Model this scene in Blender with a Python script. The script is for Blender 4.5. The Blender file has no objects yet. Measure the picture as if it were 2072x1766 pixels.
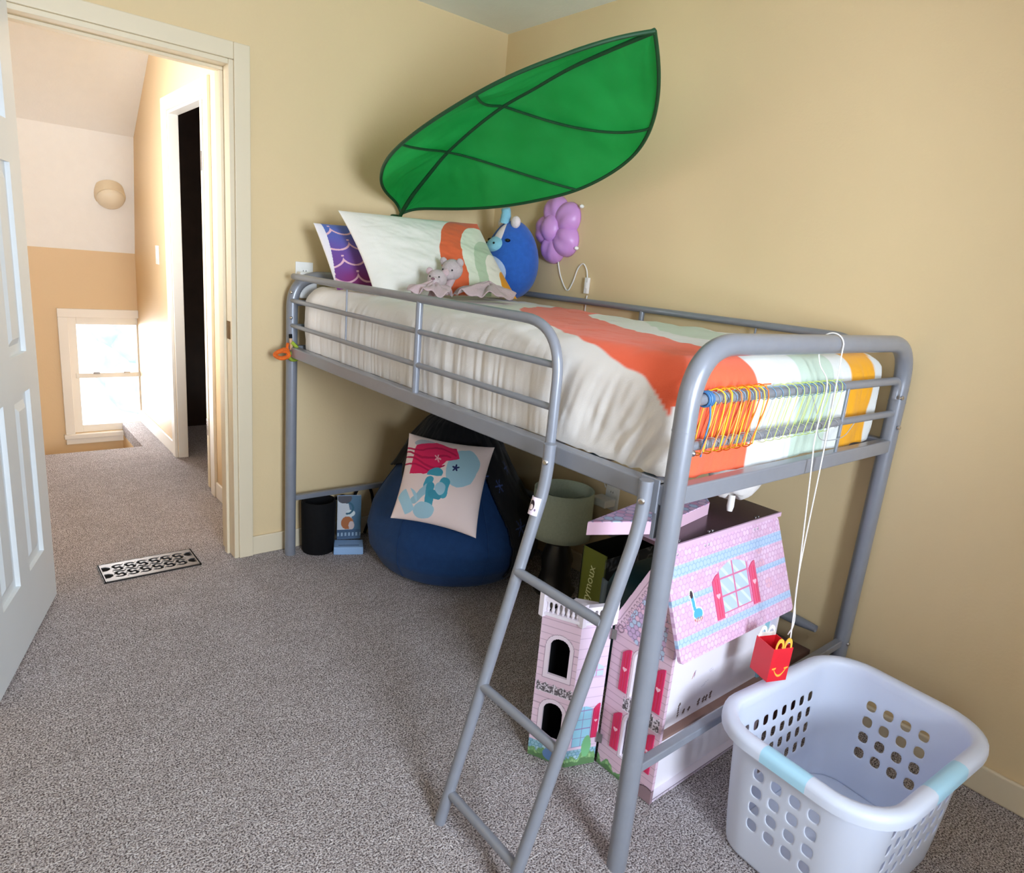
import bpy, bmesh, math, random
import numpy as np
from mathutils import Vector, Matrix, Euler
random.seed(7)
rng = np.random.default_rng(7)
PI = math.pi
SC = bpy.context.scene
COL = SC.collection

# ------------------------------------------------------------------ helpers
def lin(c):
    c = c / 255.0
    return c / 12.92 if c <= 0.04045 else ((c + 0.055) / 1.055) ** 2.4
def C(r, g, b): return np.array([lin(r), lin(g), lin(b)])
def V(*a): return np.array(a, float)
def unit(v): v = np.array(v, float); return v / np.linalg.norm(v)

def mat(name, col, rough=0.5, metal=0.0, spec=0.5, noise=0.0, nscale=20, bump=0.0, bscale=200, sheen=0.0, coat=0.0):
    m = bpy.data.materials.new(name); m.use_nodes = True
    nt = m.node_tree; b = nt.nodes['Principled BSDF']
    b.inputs['Base Color'].default_value = (*[float(x) for x in col], 1)
    b.inputs['Roughness'].default_value = rough; b.inputs['Metallic'].default_value = metal
    b.inputs['Specular IOR Level'].default_value = spec
    b.inputs['Sheen Weight'].default_value = sheen
    b.inputs['Coat Weight'].default_value = coat
    tc = nt.nodes.new('ShaderNodeTexCoord')
    if noise > 0:
        n = nt.nodes.new('ShaderNodeTexNoise'); n.inputs['Scale'].default_value = nscale; n.inputs['Detail'].default_value = 4
        nt.links.new(tc.outputs['Object'], n.inputs['Vector'])
        r = nt.nodes.new('ShaderNodeValToRGB')
        r.color_ramp.elements[0].position = 0.3; r.color_ramp.elements[1].position = 0.7
        r.color_ramp.elements[0].color = (*[float(x) * (1 - noise) for x in col], 1)
        r.color_ramp.elements[1].color = (*[float(min(1, x * (1 + noise))) for x in col], 1)
        nt.links.new(n.outputs['Fac'], r.inputs['Fac']); nt.links.new(r.outputs['Color'], b.inputs['Base Color'])
    if bump > 0:
        n2 = nt.nodes.new('ShaderNodeTexNoise'); n2.inputs['Scale'].default_value = bscale; n2.inputs['Detail'].default_value = 3
        nt.links.new(tc.outputs['Object'], n2.inputs['Vector'])
        bp = nt.nodes.new('ShaderNodeBump'); bp.inputs['Strength'].default_value = bump; bp.inputs['Distance'].default_value = 0.01
        nt.links.new(n2.outputs['Fac'], bp.inputs['Height']); nt.links.new(bp.outputs['Normal'], b.inputs['Normal'])
    return m

def paint_mat(name, rough=0.6, bump=0.0, bscale=300, spec=0.4, sheen=0.0):
    m = mat(name, (0.8, 0.8, 0.8), rough, 0, spec, 0, 20, bump, bscale, sheen)
    nt = m.node_tree; a = nt.nodes.new('ShaderNodeAttribute'); a.attribute_name = 'Col'
    nt.links.new(a.outputs['Color'], nt.nodes['Principled BSDF'].inputs['Base Color'])
    return m

class MB:
    """collects geometry, links it as ONE mesh object"""
    def __init__(s): s.v = []; s.f = []; s.c = None
    def add(s, vs, fs):
        b = len(s.v); s.v += [tuple(float(q) for q in x) for x in vs]; s.f += [tuple(b + i for i in f) for f in fs]; return s
    def box(s, lo, hi, R=None, o=(0, 0, 0)):
        x0, y0, z0 = lo; x1, y1, z1 = hi
        vs = [(x0,y0,z0),(x1,y0,z0),(x1,y1,z0),(x0,y1,z0),(x0,y0,z1),(x1,y0,z1),(x1,y1,z1),(x0,y1,z1)]
        if R is not None: vs = [tuple(np.array(o) + np.array(R) @ np.array(v)) for v in vs]
        return s.add(vs, [(0,3,2,1),(4,5,6,7),(0,1,5,4),(1,2,6,5),(2,3,7,6),(3,0,4,7)])
    def tube(s, pts, r, n=12, caps=True, closed=False):
        P = [np.array(p, float) for p in pts]; k = len(P)
        rs = r if hasattr(r, '__len__') else [r] * k
        T = []
        for i in range(k):
            a = P[(i - 1) % k] if (closed or i > 0) else P[i]; b = P[(i + 1) % k] if (closed or i < k - 1) else P[i]
            T.append(unit(b - a))
        up = V(0, 0, 1) if abs(T[0][2]) < 0.9 else V(1, 0, 0)
        n0 = unit(np.cross(T[0], up)); vs = []
        for i in range(k):
            n0 = unit(n0 - T[i] * np.dot(n0, T[i])); b0 = np.cross(T[i], n0)
            for j in range(n):
                a = 2 * PI * j / n; vs.append(P[i] + rs[i] * (math.cos(a) * n0 + math.sin(a) * b0))
        fs = []
        for i in range(k if closed else k - 1):
            i2 = (i + 1) % k
            for j in range(n): fs.append((i*n+j, i*n+(j+1)%n, i2*n+(j+1)%n, i2*n+j))
        if caps and not closed: fs.append(tuple(range(n))[::-1]); fs.append(tuple((k-1)*n + j for j in range(n)))
        return s.add(vs, fs)
    def lathe(s, prof, c=(0, 0, 0), n=32, R=None):
        vs = []; k = len(prof)
        for r, z in prof:
            for j in range(n):
                a = 2 * PI * j / n; p = V(r * math.cos(a), r * math.sin(a), z)
                if R is not None: p = np.array(R) @ p
                vs.append(np.array(c) + p)
        fs = [(i*n+j, i*n+(j+1)%n, (i+1)*n+(j+1)%n, (i+1)*n+j) for i in range(k-1) for j in range(n)]
        if prof[0][0] > 1e-6: fs.append(tuple(range(n))[::-1])
        if prof[-1][0] > 1e-6: fs.append(tuple((k-1)*n+j for j in range(n)))
        return s.add(vs, fs)
    def ball(s, c, r, n=24, R=None, fn=None):
        r = V(r, r, r) if not hasattr(r, '__len__') else V(*r); vs = []; m = n // 2
        for i in range(m + 1):
            t = PI * i / m
            for j in range(n):
                a = 2 * PI * j / n
                p = V(math.sin(t)*math.cos(a), math.sin(t)*math.sin(a), math.cos(t))
                if fn: p = fn(p)
                p = p * r
                if R is not None: p = np.array(R) @ p
                vs.append(np.array(c) + p)
        return s.add(vs, [(i*n+j, (i+1)*n+j, (i+1)*n+(j+1)%n, i*n+(j+1)%n) for i in range(m) for j in range(n)])
    def prism(s, poly, d):
        """poly: list of 3D points, extruded by vector d"""
        k = len(poly); d = np.array(d, float); vs = [np.array(p, float) for p in poly] + [np.array(p, float) + d for p in poly]
        return s.add(vs, [tuple(range(k))[::-1], tuple(k + i for i in range(k))] + [(i, (i+1) % k, k+(i+1) % k, k+i) for i in range(k)])
    def grid(s, P, closed_u=False, closed_v=False, keep=None):
        nu, nv = P.shape[:2]
        fs = []
        for i in range(nu if closed_u else nu - 1):
            i2 = (i + 1) % nu
            for j in range(nv if closed_v else nv - 1):
                if keep is not None and not keep[i, j]: continue
                j2 = (j + 1) % nv
                fs.append((i*nv+j, i2*nv+j, i2*nv+j2, i*nv+j2))
        return s.add(P.reshape(-1, 3), fs)
    def build(s, name, m, parent=None, smooth=True, bevel=0.0, angle=40, solid=0.0, soff=0.0, sub=0, cols=None, weld=None):
        me = bpy.data.meshes.new(name); me.from_pydata(s.v, [], s.f)
        if cols is not None:
            at = me.attributes.new('Col', 'FLOAT_COLOR', 'POINT')
            arr = np.ones((len(s.v), 4), np.float32); arr[:, :3] = cols.reshape(-1, 3); at.data.foreach_set('color', arr.ravel())
        bm = bmesh.new(); bm.from_mesh(me)
        if smooth if weld is None else weld: bmesh.ops.remove_doubles(bm, verts=bm.verts, dist=1e-5)
        lone = [v for v in bm.verts if not v.link_faces]
        if lone: bmesh.ops.delete(bm, geom=lone, context='VERTS')
        bmesh.ops.recalc_face_normals(bm, faces=bm.faces)
        bm.to_mesh(me); bm.free()
        if smooth:
            me.polygons.foreach_set('use_smooth', [True] * len(me.polygons))
            if angle < 180:
                try: me.set_sharp_from_angle(angle=math.radians(angle))
                except Exception: pass
        o = bpy.data.objects.new(name, me); COL.objects.link(o)
        for mm in (m if isinstance(m, (list, tuple)) else [m]): me.materials.append(mm)
        if parent is not None: set_parent(o, parent)
        if solid: md = o.modifiers.new('s', 'SOLIDIFY'); md.thickness = solid; md.offset = soff
        if bevel: md = o.modifiers.new('b', 'BEVEL'); md.width = bevel; md.segments = 3; md.limit_method = 'ANGLE'; md.angle_limit = math.radians(35)
        if sub: md = o.modifiers.new('u', 'SUBSURF'); md.levels = sub; md.render_levels = sub
        return o

def set_parent(o, p):
    bpy.context.view_layer.update()
    o.parent = p; o.matrix_parent_inverse = p.matrix_world.inverted()

def tag(o, label, cat, group=None):
    o['label'] = label; o['category'] = cat
    if group: o['group'] = group
    return o
def thing(name, loc, label, cat, group=None):
    o = bpy.data.objects.new(name, None); COL.objects.link(o); o.location = [float(x) for x in loc]; o.empty_display_size = 0.1
    bpy.context.view_layer.update()
    return tag(o, label, cat, group)
def struct(o): o['kind'] = 'structure'; return o

def bend(pts, rad, n=8):
    """polyline with rounded corners"""
    P = [np.array(p, float) for p in pts]; out = [P[0]]
    rads = rad if hasattr(rad, '__len__') else [rad] * len(P)
    for i in range(1, len(P) - 1):
        a, b, c = P[i-1], P[i], P[i+1]; r = rads[i]
        u, w = unit(a - b), unit(c - b); p0, p1 = b + u * r, b + w * r
        for k in range(n + 1):
            t = k / n; out.append((1-t)**2 * p0 + 2*t*(1-t) * b + t*t * p1)
    out.append(P[-1]); return out
def spline(pts, n=8):
    P = [np.array(p, float) for p in pts]; Q = [2*P[0]-P[1]] + P + [2*P[-1]-P[-2]]; out = []
    for i in range(1, len(Q) - 2):
        for k in range(n):
            t = k / n; a, b, c, d = Q[i-1], Q[i], Q[i+1], Q[i+2]
            out.append(0.5 * ((2*b) + (c-a)*t + (2*a-5*b+4*c-d)*t*t + (3*b-a-3*c+d)*t**3))
    out.append(P[-1]); return out
def resample(pts, n):
    P = np.array(pts, float); d = np.r_[0, np.cumsum(np.linalg.norm(np.diff(P, axis=0), axis=1))]
    t = np.linspace(0, d[-1], n); return np.stack([np.interp(t, d, P[:, k]) for k in range(3)], 1)
def vnoise(x, y, seed=0):
    """smooth value noise on arrays, about -1..1"""
    r = np.random.default_rng(seed); G = r.uniform(-1, 1, (64, 64))
    xi = np.floor(x).astype(int); yi = np.floor(y).astype(int); fx = x - xi; fy = y - yi
    fx = fx*fx*(3-2*fx); fy = fy*fy*(3-2*fy); g = lambda a, b: G[a % 64, b % 64]
    return (g(xi,yi)*(1-fx)+g(xi+1,yi)*fx)*(1-fy) + (g(xi,yi+1)*(1-fx)+g(xi+1,yi+1)*fx)*fy
def fbm(x, y, seed=0): return vnoise(x, y, seed) + .5*vnoise(2*x+7, 2*y+3, seed+1) + .25*vnoise(4*x+1, 4*y+9, seed+2)
def put(col, m, c):
    col[m] = c
def hexa(s, t, size):
    """hexagon tiling: returns (id noise 0..1, border mask)"""
    q = (math.sqrt(3)/3*s - t/3)/size; r = (2/3*t)/size
    x, z = q, r; y = -x - z
    rx, ry, rz = np.round(x), np.round(y), np.round(z); dx, dy, dz = abs(rx-x), abs(ry-y), abs(rz-z)
    c1 = (dx > dy) & (dx > dz); c2 = ~c1 & (dy > dz)
    rx = np.where(c1, -ry-rz, rx); rz = np.where(~c1 & ~c2, -rx-ry, rz)
    px, pz = x-rx, z-rz; py = -px-pz
    e = np.maximum.reduce([abs(px-py), abs(py-pz), abs(pz-px)])
    idn = np.mod(np.sin(rx*12.9898+rz*78.233)*43758.5453, 1)
    return idn, e > 0.84
def seg_dist(s, t, a, b):
    a = np.array(a, float); b = np.array(b, float); d = b - a
    k = np.clip(((s-a[0])*d[0]+(t-a[1])*d[1])/(d@d), 0, 1)
    return np.hypot(s-a[0]-k*d[0], t-a[1]-k*d[1])
def poly_in(s, t, poly):
    ins = np.zeros(s.shape, bool); n = len(poly)
    for i in range(n):
        x0, y0 = poly[i]; x1, y1 = poly[(i+1) % n]
        if y0 == y1: continue
        c = ((y0 > t) != (y1 > t)) & (s < (x1-x0)*(t-y0)/(y1-y0)+x0); ins ^= c
    return ins

def panel(name, O, S, T, w, h, m, parent=None, th=0.01, res=0.002, col=None, keep=None, bevel=0, smooth=False, bulge=None):
    """flat slab: front face painted by col(s,t), holes where keep is False"""
    O = V(*O); S = unit(S); T = unit(T); N = np.cross(S, T)
    nu = max(2, int(round(w/res))+1); nv = max(2, int(round(h/res))+1)
    s, t = np.meshgrid(np.linspace(0, w, nu), np.linspace(0, h, nv), indexing='ij')
    P = O + s[..., None]*S + t[..., None]*T
    if bulge is not None: P = P + bulge(s, t)[..., None]*N
    k = None
    if keep is not None:
        sc, tc = (s[:-1, :-1]+s[1:, 1:])/2, (t[:-1, :-1]+t[1:, 1:])/2; k = keep(sc, tc)
    b = MB(); b.grid(P, keep=k)
    cols = col(s, t) if col is not None else None
    o = b.build(name, m, parent, smooth=smooth, cols=cols, weld=False)
    # keep the face normals along N
    me = o.data
    if len(me.polygons) and np.dot(np.array(me.polygons[0].normal), N) < 0: me.flip_normals()
    md = o.modifiers.new('s', 'SOLIDIFY'); md.thickness = th; md.offset = -1
    return o

def cushion(name, TL, TR, BR, BL, th, m, parent=None, col=None, n=60, pinch=0.06, ear=0.0, wr=0.0, seed=1, power=0.55):
    """pillow between four corners; col(u,v) paints the front (u 0..1 left to right, v 0..1 bottom to top)"""
    TL, TR, BR, BL = [V(*p) for p in (TL, TR, BR, BL)]
    N = unit(np.cross(BR - BL, TL - BL)); n2 = int(n*np.linalg.norm(TR-TL)/max(1e-6, np.linalg.norm(TL-BL))); n2 = max(20, min(420, n2))
    u, v = np.meshgrid(np.linspace(0, 1, n2), np.linspace(0, 1, n), indexing='ij')
    a, b = 2*u-1, 2*v-1
    uu = 0.5+0.5*a*(1-pinch*(1-b**2)); vv = 0.5+0.5*b*(1-pinch*(1-a**2))
    base = (BL*((1-uu)*(1-vv))[..., None]+BR*(uu*(1-vv))[..., None]+TL*((1-uu)*vv)[..., None]+TR*(uu*vv)[..., None])
    hgt = th*np.maximum(0, (1-np.abs(a)**2.4)*(1-np.abs(b)**2.4))**power
    if wr: hgt = hgt + wr*fbm(a*3.5+5, b*3.5+9, seed)*np.minimum(1, hgt/th*2)
    F = base+hgt[..., None]*N; B = base-(hgt*0.85)[..., None]*N
    mb = MB(); mb.grid(F); k = len(mb.v); mb.grid(B)
    cf = None
    if col is not None: c = col(u, v); cf = np.concatenate([c.reshape(-1, 3), (np.ones(c.shape)*C(225, 220, 212)).reshape(-1, 3)])
    return mb.build(name, m, parent, cols=cf, angle=180)
LEAF_MID = np.array([[-0.52, 0.012, 1.484], [-0.52, -0.075, 1.558], [-0.52, -0.2, 1.641], [-0.52, -0.316, 1.712], [-0.52, -0.486, 1.786], [-0.52, -0.652, 1.843], [-0.52, -0.804, 1.878], [-0.52, -0.962, 1.914], [-0.52, -1.124, 1.938], [-0.52, -1.294, 1.958]])
LEAF_LOW = np.array([[-0.52, 0.012, 1.484], [-0.503, 0.03, 1.515], [-0.456, -0.036, 1.514], [-0.395, -0.135, 1.517], [-0.329, -0.259, 1.526], [-0.266, -0.409, 1.544], [-0.219, -0.564, 1.573], [-0.186, -0.706, 1.603], [-0.184, -0.863, 1.654], [-0.207, -1.011, 1.713], [-0.264, -1.107, 1.773], [-0.33, -1.178, 1.828], [-0.409, -1.236, 1.885], [-0.472, -1.274, 1.928], [-0.52, -1.294, 1.958]])
LEAF_UP = np.array([[-0.52, 0.012, 1.484], [-0.505, 0.049, 1.519], [-0.666, -0.107, 1.548], [-0.762, -0.236, 1.576], [-0.827, -0.373, 1.612], [-0.857, -0.477, 1.642], [-0.86, -0.578, 1.675], [-0.857, -0.69, 1.712], [-0.836, -0.818, 1.757], [-0.81, -0.928, 1.797], [-0.771, -1.033, 1.837], [-0.709, -1.124, 1.875], [-0.654, -1.198, 1.907], [-0.594, -1.265, 1.938], [-0.52, -1.294, 1.958]])
LEAF_STEM = np.array([[-0.52, 0.048, 1.43], [-0.52, 0.035, 1.455], [-0.52, 0.012, 1.484]])
LEAF_RIBS = [(1, 32, 47), (1, 17, 31), (0, 32, 41), (0, 17, 28)]
CUSH = [[-0.667, -0.384, 0.614], [-0.413, -0.629, 0.592], [-0.578, -0.764, 0.28], [-0.815, -0.519, 0.319]]
# ------------------------------------------------------------------ materials
M = {}
M['wall'] = mat('beige_wall_paint', C(222, 199, 157), 0.75, spec=0.3, noise=0.02, nscale=1.5, bump=0.06, bscale=120)
M['wall_hall'] = mat('tan_hall_paint', C(222, 195, 154), 0.5, spec=0.4, noise=0.02, nscale=1.5, bump=0.05, bscale=120)
M['ceil'] = mat('white_ceiling_paint', C(240, 240, 238), 0.9, spec=0.2, noise=0.01, bump=0.08, bscale=90)
M['trim'] = mat('cream_trim_paint', C(224, 210, 182), 0.45, noise=0.02, nscale=4)
M['trim_w'] = mat('white_trim_paint', C(236, 232, 224), 0.45, noise=0.015, nscale=4)
M['door'] = mat('white_door_paint', C(226, 230, 232), 0.42, noise=0.012, nscale=6)
M['closet_shade'] = mat('closet_shade_brown', C(52, 36, 30), 0.35, noise=0.25, nscale=9)
M['metal'] = mat('grey_powder_coat', C(138, 142, 152), 0.34, 0.2, 0.5, noise=0.03, nscale=30, coat=0.15)
M['steel'] = mat('bright_steel', C(205, 205, 208), 0.25, 1.0)
M['white_plastic'] = mat('white_plastic', C(238, 238, 236), 0.35, noise=0.01)
M['basket'] = mat('white_blue_plastic', C(214, 222, 240), 0.42, noise=0.012, nscale=8)
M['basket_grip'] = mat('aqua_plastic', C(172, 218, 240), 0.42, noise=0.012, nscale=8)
M['black'] = mat('black_fabric', C(16, 16, 18), 0.85, spec=0.2, noise=0.15, nscale=60)
M['navy'] = mat('navy_cotton', C(24, 58, 104), 0.8, spec=0.2, noise=0.08, nscale=40, bump=0.15, bscale=260, sheen=0.1)
M['lamp_green'] = mat('pale_green_shade', C(178, 190, 172), 0.8, noise=0.05, nscale=120, bump=0.15, bscale=400)
M['dark_ceramic'] = mat('dark_ceramic', C(34, 32, 32), 0.35)
M['lime'] = mat('lime_green_fabric', C(92, 98, 36), 0.75, noise=0.06, nscale=30)
M['lime_print'] = mat('pale_print', C(222, 228, 170), 0.7)
M['teal_bag'] = mat('dark_teal_nylon', C(22, 62, 74), 0.6, noise=0.1, nscale=20)
M['strap'] = mat('slate_strap', C(96, 112, 124), 0.7)
M['orange'] = mat('orange_band', C(240, 120, 30), 0.45); M['yellow'] = mat('yellow_band', C(250, 205, 40), 0.45)
M['limec'] = mat('lime_thread', C(214, 236, 110), 0.5); M['bluec'] = mat('blue_thread', C(110, 160, 200), 0.5)
M['cord_w'] = mat('white_cord', C(240, 238, 234), 0.6); M['cord_g'] = mat('grey_thread', C(170, 172, 176), 0.6)
M['paint'] = paint_mat('printed_cotton', 0.85, 0.12, 350, 0.25, 0.15)
M['paint_hard'] = paint_mat('printed_board', 0.4, 0.0, 300, 0.45)
M['paint_gloss'] = paint_mat('printed_card', 0.3, 0.0, 300, 0.5)
M['plush_blue'] = mat('royal_blue_plush', C(48, 100, 190), 0.9, spec=0.15, noise=0.08, nscale=50, bump=0.35, bscale=300, sheen=0.2)
M['plush_sky'] = mat('sky_blue_plush', C(140, 200, 222), 0.9, spec=0.15, noise=0.04, nscale=60, bump=0.3, bscale=300, sheen=0.2)
M['plush_pale'] = mat('pale_blue_plush', C(188, 205, 236), 0.9, spec=0.15, noise=0.03, bump=0.3, bscale=300)
M['plush_white'] = mat('white_plush', C(236, 226, 228), 0.9, spec=0.15, noise=0.03, bump=0.3, bscale=300)
M['grey_pink'] = mat('grey_pink_plush', C(192, 178, 180), 0.95, spec=0.1, noise=0.06, nscale=60, bump=0.4, bscale=260, sheen=0.15)
M['pink_cloth'] = mat('dusty_pink_cloth', C(198, 174, 178), 0.95, spec=0.1, noise=0.04, nscale=30, bump=0.3, bscale=220, sheen=0.15)
M['eye'] = mat('black_bead', C(12, 12, 16), 0.2); M['nose'] = mat('mauve_nose', C(120, 84, 96), 0.6)
M['lilac'] = mat('lilac_plastic', C(205, 150, 216), 0.38, noise=0.02, nscale=10)
M['teal_mattress'] = mat('teal_knit', C(52, 130, 138), 0.85, noise=0.06, nscale=60, bump=0.2, bscale=300)
M['sheet'] = mat('white_sheet', C(232, 228, 224), 0.9, noise=0.02, bump=0.1, bscale=300)
M['leaf_tape'] = mat('dark_green_tape', C(12, 70, 36), 0.6, noise=0.1, nscale=60)
M['red_card'] = mat('red_card', C(228, 36, 50), 0.35, noise=0.02, nscale=20)
M['dark_red_card'] = M['red_card']
M['yellow_card'] = mat('yellow_card', C(255, 190, 70), 0.4)
M['white_card'] = mat('white_card', C(240, 236, 230), 0.5)
M['brown_board'] = mat('dark_brown_laminate', C(74, 52, 58), 0.22, noise=0.18, nscale=14)
M['shutter'] = mat('raspberry_board', C(212, 48, 100), 0.4); M['heart'] = mat('pale_pink_board', C(245, 190, 205), 0.4)
M['white_board'] = mat('white_board', C(240, 232, 242), 0.4)
M['glassdark'] = mat('dark_opening', C(30, 28, 30), 0.6)
M['lamp_glass'] = mat('frosted_glass', C(232, 222, 200), 0.35)
M['brass'] = mat('aged_brass', C(110, 84, 52), 0.4, 0.9, noise=0.2, nscale=40)
M['lightblue_box'] = mat('light_blue_card', C(150, 185, 228), 0.45)

def carpet_mat():
    m = bpy.data.materials.new('speckled_grey_carpet'); m.use_nodes = True; nt = m.node_tree; b = nt.nodes['Principled BSDF']
    b.inputs['Roughness'].default_value = 1.0; b.inputs['Specular IOR Level'].default_value = 0.05
    tc = nt.nodes.new('ShaderNodeTexCoord')
    n1 = nt.nodes.new('ShaderNodeTexNoise'); n1.inputs['Scale'].default_value = 230; n1.inputs['Detail'].default_value = 2; n1.inputs['Roughness'].default_value = 0.7
    n2 = nt.nodes.new('ShaderNodeTexNoise'); n2.inputs['Scale'].default_value = 7.5; n2.inputs['Detail'].default_value = 5; n2.inputs['Roughness'].default_value = 0.65
    mp = nt.nodes.new('ShaderNodeMapping'); mp.inputs['Scale'].default_value = (1.0, 1.3, 1)
    nt.links.new(tc.outputs['Object'], mp.inputs['Vector']); nt.links.new(mp.outputs['Vector'], n2.inputs['Vector'])
    nt.links.new(tc.outputs['Object'], n1.inputs['Vector'])
    r = nt.nodes.new('ShaderNodeValToRGB'); e = r.color_ramp.elements
    e[0].position = 0.385; e[0].color = (*C(98, 90, 92), 1); e[1].position = 0.615; e[1].color = (*C(255, 250, 252), 1)
    k = e.new(0.5); k.color = (*C(202, 193, 194), 1)
    nt.links.new(n1.outputs['Fac'], r.inputs['Fac'])
    r2 = nt.nodes.new('ShaderNodeValToRGB'); r2.color_ramp.elements[0].position = 0.35; r2.color_ramp.elements[1].position = 0.65
    r2.color_ramp.elements[0].color = (0.86, 0.85, 0.84, 1); r2.color_ramp.elements[1].color = (1, 1, 1, 1)
    nt.links.new(n2.outputs['Fac'], r2.inputs['Fac'])
    mx = nt.nodes.new('ShaderNodeMix'); mx.data_type = 'RGBA'; mx.blend_type = 'MULTIPLY'; mx.inputs['Factor'].default_value = 1.0
    nt.links.new(r.outputs['Color'], mx.inputs['A']); nt.links.new(r2.outputs['Color'], mx.inputs['B'])
    n3 = nt.nodes.new('ShaderNodeTexNoise'); n3.inputs['Scale'].default_value = 55; n3.inputs['Detail'].default_value = 2; nt.links.new(tc.outputs['Object'], n3.inputs['Vector'])
    r3 = nt.nodes.new('ShaderNodeValToRGB'); r3.color_ramp.elements[0].position = 0.4; r3.color_ramp.elements[1].position = 0.6
    r3.color_ramp.elements[0].color = (0.80, 0.78, 0.77, 1); r3.color_ramp.elements[1].color = (1, 1, 1, 1)
    nt.links.new(n3.outputs['Fac'], r3.inputs['Fac'])
    mx3 = nt.nodes.new('ShaderNodeMix'); mx3.data_type = 'RGBA'; mx3.blend_type = 'MULTIPLY'; mx3.inputs['Factor'].default_value = 1.0
    nt.links.new(mx.outputs['Result'], mx3.inputs['A']); nt.links.new(r3.outputs['Color'], mx3.inputs['B'])
    nt.links.new(mx3.outputs['Result'], b.inputs['Base Color'])
    bp = nt.nodes.new('ShaderNodeBump'); bp.inputs['Strength'].default_value = 0.9; bp.inputs['Distance'].default_value = 0.012
    nt.links.new(n1.outputs['Fac'], bp.inputs['Height']); nt.links.new(bp.outputs['Normal'], b.inputs['Normal'])
    return m
M['carpet'] = carpet_mat()
def leaf_mat():
    m = bpy.data.materials.new('green_leaf_fabric'); m.use_nodes = True; nt = m.node_tree
    b = nt.nodes['Principled BSDF']; out = nt.nodes['Material Output']
    tc = nt.nodes.new('ShaderNodeTexCoord'); n = nt.nodes.new('ShaderNodeTexNoise'); n.inputs['Scale'].default_value = 5; n.inputs['Detail'].default_value = 2
    nt.links.new(tc.outputs['Object'], n.inputs['Vector'])
    r = nt.nodes.new('ShaderNodeValToRGB'); r.color_ramp.elements[0].position = 0.3; r.color_ramp.elements[1].position = 0.7
    r.color_ramp.elements[0].color = (*C(22, 165, 74), 1); r.color_ramp.elements[1].color = (*C(40, 188, 94), 1)
    nt.links.new(n.outputs['Fac'], r.inputs['Fac']); nt.links.new(r.outputs['Color'], b.inputs['Base Color'])
    b.inputs['Roughness'].default_value = 0.5
    t = nt.nodes.new('ShaderNodeBsdfTranslucent'); nt.links.new(r.outputs['Color'], t.inputs['Color'])
    mx = nt.nodes.new('ShaderNodeMixShader'); mx.inputs[0].default_value = 0.5
    nt.links.new(b.outputs[0], mx.inputs[1]); nt.links.new(t.outputs[0], mx.inputs[2]); nt.links.new(mx.outputs[0], out.inputs['Surface'])
    return m
M['leaf'] = leaf_mat()
def glass_mat():
    m = bpy.data.materials.new('window_glass'); m.use_nodes = True; nt = m.node_tree; out = nt.nodes['Material Output']
    g = nt.nodes.new('ShaderNodeBsdfGlossy'); g.inputs['Roughness'].default_value = 0.02; t = nt.nodes.new('ShaderNodeBsdfTransparent')
    f = nt.nodes.new('ShaderNodeFresnel'); mx = nt.nodes.new('ShaderNodeMixShader')
    nt.links.new(f.outputs[0], mx.inputs[0]); nt.links.new(t.outputs[0], mx.inputs[1]); nt.links.new(g.outputs[0], mx.inputs[2]); nt.links.new(mx.outputs[0], out.inputs['Surface'])
    return m
M['glass'] = glass_mat()

# ------------------------------------------------------------------ the setting
GX, GY, H = 0.032, 0.071, 2.3355          # right wall plane x, left (doorway) wall plane y, ceiling
XL, YB, TH = -3.05, -3.95, 0.15           # far left wall, back wall, thickness of the doorway wall
DL, DR, DT = -1.875, -1.203, 1.931        # doorway
HX, HY = -1.06, 2.57                      # hall right wall, hall end wall
struct(MB().box((XL-.1, YB-.1, -.08), (GX+.1, GY+TH, 0)).box((-2.3, GY+TH, -.08), (HX, 1.93, 0)).box((-1.19, 1.93, -.08), (HX+.0, HY, 0)).box((HX, .9, -.08), (HX+.9, 2.35, 0)).build('floor', M['carpet'], smooth=False))
struct(MB().box((XL-.1, YB-.1, H), (GX+.1, GY+TH, H+.08)).build('ceiling', M['ceil'], smooth=False))
struct(MB().box((XL, GY, 0), (DL, GY+TH, H)).box((DR, GY, 0), (GX+.1, GY+TH, H)).box((DL, GY, DT), (DR, GY+TH, H)).build('wall_left', M['wall'], smooth=False))
struct(MB().box((GX, YB, 0), (GX+.1, GY, H)).build('wall_right', M['wall'], smooth=False))
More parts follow.
